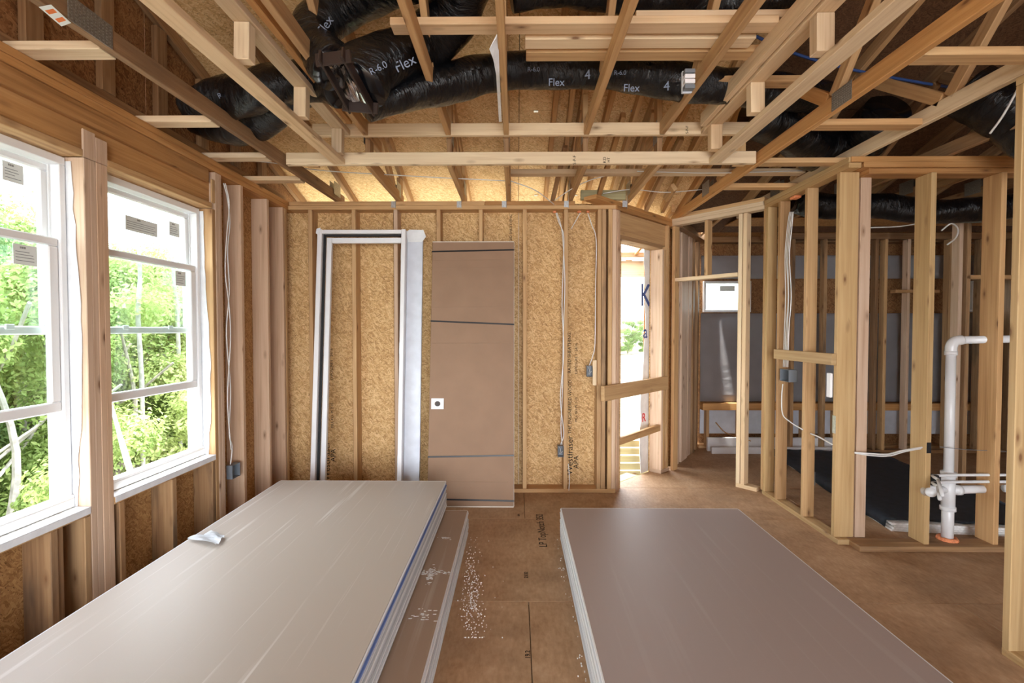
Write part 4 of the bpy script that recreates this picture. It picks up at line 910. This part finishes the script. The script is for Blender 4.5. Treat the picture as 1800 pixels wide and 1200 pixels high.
# wrapped side casing turned out on the right
dbar('wrapped_casing', xb + 0.001, xb + 0.145, 0.075, 0.105, 0.01, DL - 0.01, M_FILM)
r2 = random.Random(9); P = [dpt(xb + 0.14, 0.072, DL - 0.10), dpt(xb + 0.175, 0.072, DL - 0.05), dpt(xb + 0.15, 0.072, DL + 0.012), dpt(xb + 0.02, 0.072, DL + 0.015), dpt(xb - 0.01, 0.072, DL - 0.005), dpt(xb + 0.01, 0.072, DL - 0.1)]
prism('plastic_wrap', df, P, nv * -0.004, M_WRAP)
prism('plastic_wrap', df, [dpt(xa - 0.012, -0.002, DL - 0.04), dpt(xa + 0.02, -0.002, DL - 0.06), dpt(xa + 0.03, -0.002, DL + 0.012), dpt(xa - 0.005, -0.002, DL + 0.004)], nv * -0.003, M_WRAP)

# ================================================================== CARDBOARD-PACKED DOOR
cd = empty('door_carton', (-0.40, 4.2, 0), 'tall brown cardboard door carton bound with black straps leaning on the far wall', 'carton')
q0 = aZ(752, 892, 0); q1 = aZ(902, 892, 0); yb_ = (q0.y + q1.y) / 2; ytop = 4.53
top = aY(836, 425, ytop); Lc = math.hypot(top.z, ytop - yb_)
cu2 = Vector((0, ytop - yb_, top.z)).normalized(); cn2 = Vector((0, top.z, -(ytop - yb_))).normalized()
def cpt(x, d, s): return Vector((x, yb_, 0.001)) + cu2 * s + cn2 * d
xl_, xr_ = -0.785, -0.025
beam('carton_body', cd, cpt((xl_ + xr_) / 2, 0.024, 0.012), cpt((xl_ + xr_) / 2, 0.024, Lc), xr_ - xl_, 0.044, M_CARD, cn2, 0.004)
beam('carton_edge', cd, cpt((xl_ + xr_) / 2, 0.026, 0.0), cpt((xl_ + xr_) / 2, 0.026, 0.012), xr_ - xl_, 0.04, M_CARDEDGE, cn2, 0.001)
beam('carton_edge', cd, cpt(xr_ + 0.002, 0.024, 0.01), cpt(xr_ + 0.002, 0.024, Lc), 0.004, 0.046, M_CARDEDGE, cn2, 0.001)
beam('top_flap', cd, cpt(xl_, 0.024, Lc + 0.004), cpt(xr_, 0.024, Lc + 0.004), 0.046, 0.008, M_CARDEDGE, None, 0.001)
def sY(py): # height along carton for a picture row
    d = ray(836, py); n = cn2; t_ = (Vector((0, yb_, 0.001)) - EYE).dot(n) / d.dot(n); return (EYE + d * t_ - Vector((0, yb_, 0.001))).dot(cu2)
for a, b in ((442, 439), (564, 570), (803, 800), (877, 880)):
    beam('strap', cd, cpt(xl_ - 0.003, -0.0015, sY(a)), cpt(xr_ + 0.003, -0.0015, sY(b)), 0.004, 0.014, M_STRAP, cn2, 0.0008) if False else beam('strap', cd, cpt(xl_ - 0.003, -0.0005, sY(a)), cpt(xr_ + 0.003, -0.0005, sY(b)), 0.003, 0.014, M_STRAP, cu2, 0.0008)
for py, dd in ((457, .0), (470, 0), (540, 0), (603, 0), (846, 0)):
    beam('crease', cd, cpt(xl_ + 0.01, 0.001, sY(py)), cpt(xr_ - 0.05, 0.001, sY(py) + R.uniform(-.01, .01)), 0.0025, 0.003, M_CARD, cu2, 0.0008)
# lock-bore cover: a white square with a round hole
s0_, s1_ = sY(719), sY(700); xc0, xc1 = aY(757, 710, yb_ + .09).x, aY(779, 710, yb_ + .09).x
bm = bmesh.new(); uc = [(xc0 + xc1) / 2, (s0_ + s1_) / 2]; hw, hh = (xc1 - xc0) / 2, (s1_ - s0_) / 2; n = 24
for dep in (0, 1): pass
ou, inn = [], []
for k in range(n):
    a = 2 * PI * k / n; ca, sa = math.cos(a), math.sin(a); m_ = 1 / max(abs(ca), abs(sa))
    ou.append(bm.verts.new(cpt(uc[0] + hw * ca * m_, -0.002, uc[1] + hh * sa * m_))); inn.append(bm.verts.new(cpt(uc[0] + hw * .48 * ca, -0.002, uc[1] + hh * .48 * sa)))
for k in range(n): bm.faces.new((ou[k], ou[(k + 1) % n], inn[(k + 1) % n], inn[k]))
bmesh.ops.recalc_face_normals(bm, faces=bm.faces); bmesh.ops.solidify(bm, geom=bm.faces[:], thickness=0.003); mesh_obj('bore_cover', bm, M_WHITE, cd)
beam('bore_hole', cd, cpt(uc[0], -0.001, uc[1]), cpt(uc[0], 0.001, uc[1]), hh * .9, hh * .9, M_BOOT, cu2, 0.01)

# ================================================================== WIRES AND BOXES
def obox(name, lab, x0, x1, y0, y1, z0, z1, open_dir='-y', grp='grey electrical boxes'):
    e = empty(name, ((x0 + x1) / 2, (y0 + y1) / 2, z0), lab, 'electrical box', grp)
    t_ = 0.004
    if open_dir == '-y':
        box('back', e, x0, x1, y1 - t_, y1, z0, z1, M_BOX, .001); box('side', e, x0, x0 + t_, y0, y1 - t_, z0, z1, M_BOX, .001); box('side', e, x1 - t_, x1, y0, y1 - t_, z0, z1, M_BOX, .001)
        box('end', e, x0 + t_, x1 - t_, y0, y1 - t_, z0, z0 + t_, M_BOX, .001); box('end', e, x0 + t_, x1 - t_, y0, y1 - t_, z1 - t_, z1, M_BOX, .001)
        tube('wire_tails', e, [(x0 + .012, y1 - .01, z1 - .01), ((x0 + x1) / 2, y0 + .03, (z0 + z1) / 2 + .01), (x0 + .02, y1 - .02, z0 + .02), (x1 - .012, y0 + .02, (z0 + z1) / 2)], 0.003, M_CABLE, 6)
    else:
        sx = -1 if open_dir == '-x' else 1; xb_ = x1 if sx < 0 else x0
        box('back', e, min(xb_, xb_ + sx * t_), max(xb_, xb_ + sx * t_), y0, y1, z0, z1, M_BOX, .001)
        for ya, yb2 in ((y0, y0 + t_), (y1 - t_, y1)): box('side', e, x0 + (t_ if sx > 0 else 0), x1 - (t_ if sx < 0 else 0), ya, yb2, z0, z1, M_BOX, .001)
        for za, zb_ in ((z0, z0 + t_), (z1 - t_, z1)): box('end', e, x0 + (t_ if sx > 0 else 0), x1 - (t_ if sx < 0 else 0), y0 + t_, y1 - t_, za, zb_, M_BOX, .001)
    return e
q = aY(986, 793, YF); obox('outlet_box', 'grey outlet box low on the far wall beside a stud', q.x - 0.029, q.x + 0.029, YF - 0.004, YF + 0.06, q.z - 0.055, q.z + 0.05)
q = aY(1037, 652, YF); obox('outlet_box', 'grey outlet box at waist height on the far wall', q.x - 0.029, q.x + 0.029, YF - 0.004, YF + 0.06, q.z - 0.055, q.z + 0.05)
q = aY(1045, 655, YF - .01); o = box('stud_block', None, q.x - 0.017, q.x + 0.02, YF - 0.014, YF - 0.001, q.z - 0.12, q.z + 0.12, W_PALE); tag(o, 'pale vertical wood strip beside the waist-high outlet box', 'wood strip')
yw = YF + 0.04
def wc(lab, P, Y=YF - 0.006, r=0.0045): return cable(lab, [aY(a, b, Y) for a, b in P], r, 5)
wc('white cable pair running down the far wall stud to the low outlet', [(977, 374), (983, 392), (991, 415), (990, 470), (988, 540), (991, 620), (985, 700), (991, 760), (985, 782)])
wc('second white cable beside it down the far wall to the low outlet', [(979, 374), (986, 396), (990, 430), (993, 500), (990, 590), (989, 680), (986, 745), (988, 782)], YF - 0.007, 0.004)
wc('white cable down the right end of the far wall to the waist-high outlet', [(1033, 374), (1040, 395), (1048, 422), (1047, 500), (1046, 600), (1042, 625), (1036, 642)])
wc('short white cable stub slanting below the foam plugs', [(1020, 374), (1012, 388), (1004, 402)], YF + 0.03, 0.004)
wc('short white cable from the low outlet to the floor plate', [(999, 815), (1001, 840), (1000, 862)], YF - 0.006, 0.004)
cable('white cable pair hanging down the stud right of the left windows', [aX(393, 322, XL + .006), aX(400, 350, XL + .006), aX(404, 392, XL + .006), aX(400, 440, XL + .006), aX(403, 500, XL + .006), aX(402, 530, XL + .006), aX(398, 590, XL + .006), aX(405, 680, XL + .006), aX(403, 760, XL + .006), aX(408, 785, XL + .006), aX(405, 816, XL + .006)], 0.0045)
cable('thinner white cable twisting beside that pair at the left', [aX(396, 322, XL + .014), aX(403, 360, XL + .012), aX(398, 420, XL + .012), aX(396, 480, XL + .012), aX(403, 540, XL + .012), aX(405, 600, XL + .012), aX(400, 700, XL + .012), aX(406, 790, XL + .012)], 0.004)
q = aX(412, 829, XL + .01); obox('outlet_box', 'grey outlet box low on the left wall past the windows', XL - 0.035, XL + 0.012, q.y - 0.03, q.y + 0.075, q.z - 0.05, q.z + 0.055, '+x')
# right partition: bundle, switch boxes
q = aX(1387, 660, XP); obox('switch_box', 'grey double switch box on the right partition below the flat block', XP - 0.012, XP + 0.06, 4.13, 4.27, q.z - 0.055, q.z + 0.05, '-x')
for k, lab in enumerate(('first', 'second', 'third', 'fourth')):
    x = XP - 0.008; dx_ = k * 2.6
    cable(lab + ' white cable from the left in the bundle down the right partition stud', [aX(1388 + dx_ * .8, 372, x - .004 * k), aX(1384 + dx_, 400, x - .004 * k), aX(1380 + dx_, 450, x - .004 * k), aX(1381 + dx_ + (k % 2) * 2, 520, x - .004 * k), aX(1379 + dx_, 580, x - .004 * k), aX(1377 + dx_, 645, x - .004 * k)], 0.0042, 5, grp='white cables in the right partition bundle')
cable('white cable leaving the switch box and passing through a stud', [aX(1376, 675, XP - .01), aX(1374, 700, XP - .008), aX(1376, 728, XP - .006), aX(1390, 742, XP - 0.005), aX(1411, 755, XP - 0.004)], 0.005)
cable('white cable running through the stud hole to the yellow nail plate', [aX(1425, 762, XP + .03), aX(1440, 768, XP + 0.02), aX(1463, 781, XP - .004)], 0.006)
o = box('foam_cap', None, XP + 0.01, XP + 0.07, 4.12, 4.2, T - 0.10, T - 0.078, M_FOAM, .008); tag(o, 'orange foam around the cables under the right partition plate', 'foam')
q = aX(1462, 677, XP); o = box('thermostat_plate', None, XP - 0.020, XP - 0.001, 3.572, 3.62, q.z - 0.09, q.z + 0.09, M_WHITE, .004); tag(o, 'small pale junction piece on the corner post of the right partition', 'fitting')
q = aX(1403, 826, XP + .15); obox('outlet_box', 'pale blue outlet box low behind the right partition studs', XP + 0.09, XP + 0.14, 3.99, 4.05, q.z - 0.05, q.z + 0.06, '-x')
cable('twin white cables sagging from the corner post toward the plumbing studs', [aY(1502, 795, 3.50), aY(1530, 797, 3.46), aY(1560, 798, 3.44), aY(1590, 791, 3.44), aY(1628, 785, 3.45)], 0.006)
cable('second sagging white cable just below its twin', [aY(1502, 796, 3.52), aY(1530, 800, 3.48), aY(1562, 801, 3.45), aY(1592, 793, 3.45), aY(1626, 787, 3.46)], 0.005)
cable('thin dark wire between the two plumbing studs', [aY(1652, 785, 3.45), aY(1700, 790, 3.46), aY(1790, 794, 3.5)], 0.002, 4, M_BOX)
o = box('nail_guard', None, 2.888, 2.92, YP - 0.0185, YP - 0.0155, 0.69, 0.765, M_BLACKRUB, .001); tag(o, 'small black nail guard on the first plumbing stud', 'nail guard')
cable('white cable loop in the dark top right behind the plumbing wall', [aY(1655, 405, 3.9), aY(1672, 393, 3.9), aY(1684, 402, 3.9), aY(1680, 418, 3.9), aY(1665, 430, 3.9)], 0.006)
cable('white cable crossing the gap behind the corner post', [aY(1530, 400, 4.3), aY(1580, 398, 4.4), aY(1640, 390, 4.5), aY(1720, 388, 4.6)], 0.006)

# ================================================================== PLUMBING
def ppt(px, py, Y=3.50): return aY(px, py, Y)
vp = empty('vent_pipe', ppt(1666, 955), 'white PVC vent pipe rising to an elbow through the plumbing wall', 'pipe')
xv0 = ppt(1665, 950).x; xv1 = ppt(1676, 620).x; za = 0.0; 
pb_ = Vector((xv0, 3.50, 0.0)); pt_ = Vector((xv1 - 0.0, 3.52, 1.40)); ax_ = (pt_ - pb_)
tube('riser', vp, [pb_, pb_ + ax_ * 0.26], 0.036, M_PVC, 20, 0)
tube('riser', vp, [pb_ + ax_ * 0.33, pt_], 0.030, M_PVC, 20, 0)
tube('tee_body', vp, [pb_ + ax_ * 0.19, pb_ + ax_ * 0.37], 0.041, M_PVC, 20, 0)
tube('tee_ring', vp, [pb_ + ax_ * 0.355, pb_ + ax_ * 0.38], 0.048, M_PVC, 20, 0); tube('tee_ring', vp, [pb_ + ax_ * 0.18, pb_ + ax_ * 0.20], 0.047, M_PVC, 20, 0)
zt2 = 0.40
tube('branch', vp, [(xv0 - 0.17, 3.50, zt2 + .01), (xv0, 3.50, zt2)], 0.026, M_PVC, 16, 0)
tube('branch', vp, [(xv0, 3.50, zt2), (xv0 + 0.30, 3.50, zt2 + .01)], 0.029, M_PVC, 16, 0)
tube('branch', vp, [(xv0 + 0.40, 3.50, zt2 + .012), (xv0 + 0.9, 3.50, zt2 + .02)], 0.026, M_PVC, 16, 0)
tube('tee_ring', vp, [(xv0 + .055, 3.50, zt2), (xv0 + .085, 3.50, zt2)], 0.036, M_PVC, 16, 0); tube('tee_ring', vp, [(xv0 - .085, 3.50, zt2), (xv0 - .06, 3.50, zt2)], 0.034, M_PVC, 16, 0)
tube('elbow', vp, [pt_ - Vector((0, 0, .01)), pt_ + Vector((0.002, 0, 0.04)), pt_ + Vector((0.025, 0, 0.075)), pt_ + Vector((0.075, 0, 0.085))], 0.035, M_PVC, 18, 5)
tube('elbow_ring', vp, [pt_ - Vector((0, 0, .025)), pt_ + Vector((0, 0, 0.005))], 0.038, M_PVC, 18, 0)
tube('arm', vp, [pt_ + Vector((0.07, 0, 0.084)), pt_ + Vector((0.82, 0, 0.10))], 0.027, M_PVC, 16, 0)
o = tube('fire_sealant', None, [Vector((xv0 + 0.05 * math.cos(a), 3.50 + 0.05 * math.sin(a), 0.045 - 0.001)) for a in [i * PI / 6 for i in range(13)]], 0.016, M_FOAM, 6, 2, lambda s, a: 0.8 + .5 * R.random()); tag(o, 'orange fire sealant ring around the foot of the vent pipe', 'sealant')
for k, (z, lab) in enumerate(((0.527, 'upper'), (0.478, 'lower'))):
    e = tube('water_pipe', None, [(2.90, 3.33, z + 0.002), (2.93, 3.40, z + .001), (2.99, 3.43, z), (3.4, 3.46, z - .004), (4.2, 3.46, z - 0.008)], 0.010, M_PVC, 10, 4); tag(e, lab + ' white water pipe running level through the plumbing studs', 'pipe', 'white water pipes')
    tube('stub_end', e, [(2.90, 3.33, z), (2.82 - .02 * k, 3.20, z - 0.07 + .03 * k)], 0.011, M_PVC, 10, 0)
    box('black_clamp', e, 2.925, 2.95, 3.375, 3.40, z - .014, z + .016, M_BLACKRUB)
e = tube('drain_stub', None, [(2.98, 3.52, 0.42), (2.87, 3.40, 0.42), (2.82, 3.30, 0.45)], 0.024, M_PVC, 14, 4); tag(e, 'short white drain stub poking through left of the plumbing wall', 'pipe')
tube('stub_cap', e, [(2.825, 3.31, 0.448), (2.805, 3.27, 0.46)], 0.031, M_PVC, 14, 0)
# black membrane on a low stack of boards behind the plumbing wall
u_ = Vector((0.993, -0.12, 0)).normalized(); v_ = Vector((0.12, 0.993, 0)).normalized(); P_ = Vector((2.90, 3.73, 0))
for i in range(4):
    a = P_ + Vector((0, 0, 0.001 + i * 0.0165)) + u_ * (0.012 * ((i * 7) % 3)); b = empty('backer_board', a)
    tag(b, ('lowest' if i == 0 else 'second lowest' if i == 1 else 'second highest' if i == 2 else 'highest') + ' white-edged board of the low pile under the black membrane', 'board', 'white-edged boards under the membrane')
    beam('board_core', b, a + u_ * 0.61 + v_ * 0.0 + Vector((0, 0, .008)), a + u_ * 0.61 + v_ * 2.28 + Vector((0, 0, .008)), 1.22, 0.0155, M_EDGE2, None, .001)
bm = bmesh.new(); g = {}
for i in range(25):
    for j in range(41):
        a = P_ + u_ * (1.22 * i / 24) + v_ * (0.04 + 2.26 * j / 40); z = 0.0705 + 0.004 * R.random() + (0.006 * math.sin(i * .9 + j * .5) ** 2)
        if i == 0: z = 0.016 + 0.006 * math.sin(j * .7); a -= u_ * 0.024
        elif i == 1: a = P_ - u_ * 0.012 + v_ * (0.04 + 2.26 * j / 40)
        g[i, j] = bm.verts.new((a.x, a.y, z))
for i in range(24):
    for j in range(40): bm.faces.new((g[i, j], g[i + 1, j], g[i + 1, j + 1], g[i, j + 1]))
bmesh.ops.solidify(bm, geom=bm.faces[:], thickness=-0.002); o = mesh_obj('membrane', bm, M_MAT, None, True); tag(o, 'black membrane sheet draped over the low pile behind the plumbing wall', 'membrane')
cable('thin brown cord curling on the back room floor', [aY(1258, 742, 6.2), aY(1275, 760, 6.15), aY(1300, 768, 6.1), aY(1320, 775, 6.05)], 0.006, 5, W_ORANGE)

# ================================================================== OUTSIDE
# ground
bm = bmesh.new(); g = {}; NX, NY = 60, 60
def gz(x, y):
    t_ = min(max((x + 9) / 6.5, 0), 1); t_ = t_ * t_ * (3 - 2 * t_); return -5.0 + 4.2 * t_ + 0.12 * math.sin(x * .7) * math.cos(y * .5) - (0.02 * max(0, y - 10) if x > 0 else 0) * 0.6
for i in range(NX + 1):
    for j in range(NY + 1):
        x = -70 + 170 * (i / NX); y = -25 + 145 * (j / NY); g[i, j] = bm.verts.new((x, y, gz(x, y)))
for i in range(NX):
    for j in range(NY): bm.faces.new((g[i, j], g[i + 1, j], g[i + 1, j + 1], g[i, j + 1]))
o = mesh_obj('ground', bm, M_GRASS, None, True, (0, 0, 0)); o['kind'] = 'structure'
# porch outside the balcony opening
pd = empty('porch', (1.2, 6.2, -0.12), 'outdoor porch with timber beam and deck seen through the balcony opening', 'porch')
for i in range(2): beam('deck_board', pd, apt(0, D6 + 0.09 + i * 0.145, -0.10), apt(0.9, D6 + 0.09 + i * 0.145, -0.10), 0.14, 0.03, W_TREAT)
box('beam', pd, -0.4, 3.0, 7.0, 7.08, 2.32, 2.55, W_PALE); box('beam', pd, -0.4, 3.0, 6.93, 6.995, 2.55, 2.66, W_DARK)
for x in (0.5, 1.1, 1.7, 2.3): beam('rafter', pd, (x, 5.3, 2.9), (x, 7.5, 2.62), PT, D6, W_MID)
beam('brace', pd, (1.7, 6.4, 2.62), (2.1, 6.9, 2.9), PT, D4, W_PALE)
box('post', pd, 1.28, 1.37, 6.2, 6.29, -0.085, 2.319, W_PINK) if False else None
for i in range(6):
    z = -0.62 + i * 0.107; beam('rail_plank', pd, (1.30, 6.75, z + 0.05), (1.95, 6.75, z + 0.05), 0.03, 0.088, W_TREAT)
box('rail_post', pd, 1.22, 1.295, 6.70, 6.79, -0.62, 0.10, W_PINK)
box('white_conduit', pd, 1.2, 1.9, 6.0, 6.03, 2.42, 2.45, M_PVC)
# trees
def leafmesh(seed, n, rx, rz, cz, size):
    r = random.Random(seed); me = bpy.data.meshes.new('crown'); V = []; F = []
    cl_ = []
    for k in range(34):
        a = r.uniform(0, 2 * PI); h_ = r.uniform(-1, 1); q = (1 - h_ * h_ * 0.8) ** .5 * rx * r.uniform(.35, 1); cl_.append((q * math.cos(a), q * math.sin(a), cz + h_ * rz, r.uniform(.35, .8)))
    for i in range(n):
        c = cl_[r.randrange(len(cl_))]; d = Vector((r.gauss(0, 1), r.gauss(0, 1), r.gauss(0, .75))).normalized() * c[3] * r.uniform(.45, 1.05)
        p = Vector(c[:3]) + d; s = size * r.uniform(.5, 1.2); n_ = (d.normalized() + Vector((r.uniform(-1, 1), r.uniform(-1, 1), r.uniform(-.2, 1.4)))).normalized()
        x = n_.orthogonal().normalized(); a = r.uniform(0, 6.28); y = n_.cross(x); x, y = x * math.cos(a) + y * math.sin(a), y * math.cos(a) - x * math.sin(a)
        b = len(V); V += [p - x * s, p + y * s * .5 + n_ * s * .15, p + x * s, p - y * s * .5 + n_ * s * .15]; F.append((b, b + 1, b + 2, b + 3))
    me.from_pydata(V, [], F); return me
CR = [leafmesh(11, 26000, 1.8, 2.9, 4.4, 0.062), leafmesh(12, 26000, 2.1, 2.6, 4.5, 0.066), leafmesh(13, 26000, 1.6, 3.1, 4.2, 0.06)]
def trunkmesh(seed):
    r = random.Random(seed); bm = bmesh.new(); pts = [Vector((0, 0, 0)), Vector((r.uniform(-.15, .15), r.uniform(-.15, .15), 2)), Vector((r.uniform(-.4, .4), r.uniform(-.3, .3), 4.2)), Vector((r.uniform(-.6, .6), r.uniform(-.5, .5), 6.6))]
    tube_bm(bm, catmull(pts, 5), 0.09, 7, lambda s, a: max(.25, 1.2 - s / 7.5))
    for k in range(7):
        z = r.uniform(2, 5.6); a = r.uniform(0, 6.28); l = r.uniform(.8, 1.7); b0 = Vector((pts[1].x, pts[1].y, z)); tube_bm(bm, [b0, b0 + Vector((math.cos(a) * l * .5, math.sin(a) * l * .5, l * .3)), b0 + Vector((math.cos(a) * l, math.sin(a) * l, l * .75))], 0.03, 5)
    me = bpy.data.meshes.new('trunk'); bm.to_mesh(me); bm.free(); return me
TR = [trunkmesh(21), trunkmesh(22)]
_tm = {}
def tree(x, y, zb, s, k, lm, bk, lab, grp, rz, sz=1.0):
    e = empty('tree', (x, y, zb), lab, 'tree', grp); e.rotation_euler = (0, 0, rz); e.scale = (s, s, s * sz)
    for nm, me, m in (('crown', CR[k], lm), ('trunk', TR[k % 2], bk)):
        o = bpy.data.objects.new(nm, withmat(me, m)); C.objects.link(o); o.parent = e
        if nm == 'crown': o['kind'] = 'stuff'
tl = [(-9.2, 8.6), (-10.2, 12.0), (-9.4, 15.4), (-12.2, 9.4), (-12.8, 13.4), (-12.4, 17.2), (-10.0, 5.4), (-15.4, 11.0), (-16.0, 15.2), (-15.4, 19.6), (-13.4, 6.0), (-19.0, 13.0), (-19.6, 18.0), (-19.0, 23.5), (-17, 7.4), (-11.2, 19.6), (-23.5, 16.5), (-24, 23), (-23, 9.5), (-8.6, 18.2), (-10.6, 10.2), (-11.2, 14.6), (-14.0, 15.6), (-14.2, 8.4), (-17.4, 17.6), (-17.6, 10.6), (-10.8, 7.0), (-13.8, 12.0), (-20.5, 15.5), (-21, 20.5), (-12.2, 21.5), (-16, 22)]
for i, (x, y) in enumerate(tl):
    dist = -x
    tree(x, y, gz(x, y), R.uniform(1.0, 1.16) * (1.0 if dist < 11 else 1.14 if dist < 18 else 1.4), i % 3, (M_LEAF, M_LEAF2, M_LEAF, M_LEAF3)[i % 4], (M_BIRCH, M_BARK)[i % 2],
         ('leafy yellow-green tree with others in the wood beyond the left windows', 'leafy green tree among the wood beyond the left windows')[0 if i % 4 == 1 else 1], 'trees of the wood beyond the left windows', R.uniform(0, 6))
for i in range(14):
    x = 8.5 + i * 1.15; y = 58 + 3.5 * (i % 2) + R.uniform(-1, 1); tree(x, y, gz(x, y) - .6, R.uniform(.68, .82), i % 3, (M_LEAF3, M_LEAF)[i % 2], M_BARK, ORD[i] + ' distant green tree from the left in the meadow treeline', 'distant treeline across the meadow', R.uniform(0, 6), .8)
for P_l, r_l, lab in (([aX(182, 690, -5.2), aX(196, 715, -5.2), aX(212, 770, -5.2), aX(232, 838, -5.2), aX(250, 900, -5.3), aX(300, 1150, -5.6)], 0.042, 'pale bent leaning trunk seen at the lower left of the farther window'),
                      ([aX(12, 470, -10.5), aX(16, 560, -10.5), aX(25, 655, -10.5), aX(40, 740, -10.5), aX(50, 820, -10.5), aX(60, 940, -10.5), aX(66, 1150, -10.5)], 0.06, 'pale birch trunk seen low in the nearer window'),
                      ([aX(240, 400, -9), aX(246, 480, -9), aX(243, 560, -9), aX(250, 700, -9), aX(252, 1000, -9)], 0.05, 'thin upright pale trunk seen through the middle of the farther window'),
                      ([aX(300, 440, -9.5), aX(306, 500, -9.5), aX(312, 560, -9.5), aX(318, 800, -9.5), aX(320, 1000, -9.5)], 0.05, 'thin pale trunk seen at the right of the farther window')):
    o = tube('bare_trunk', None, P_l, r_l, M_BIRCH, 8, 6, lambda s_, a: min(1, .35 + s_ * .5) * (1 + .08 * math.sin(s_ * 9))); tag(o, lab, 'trunk')
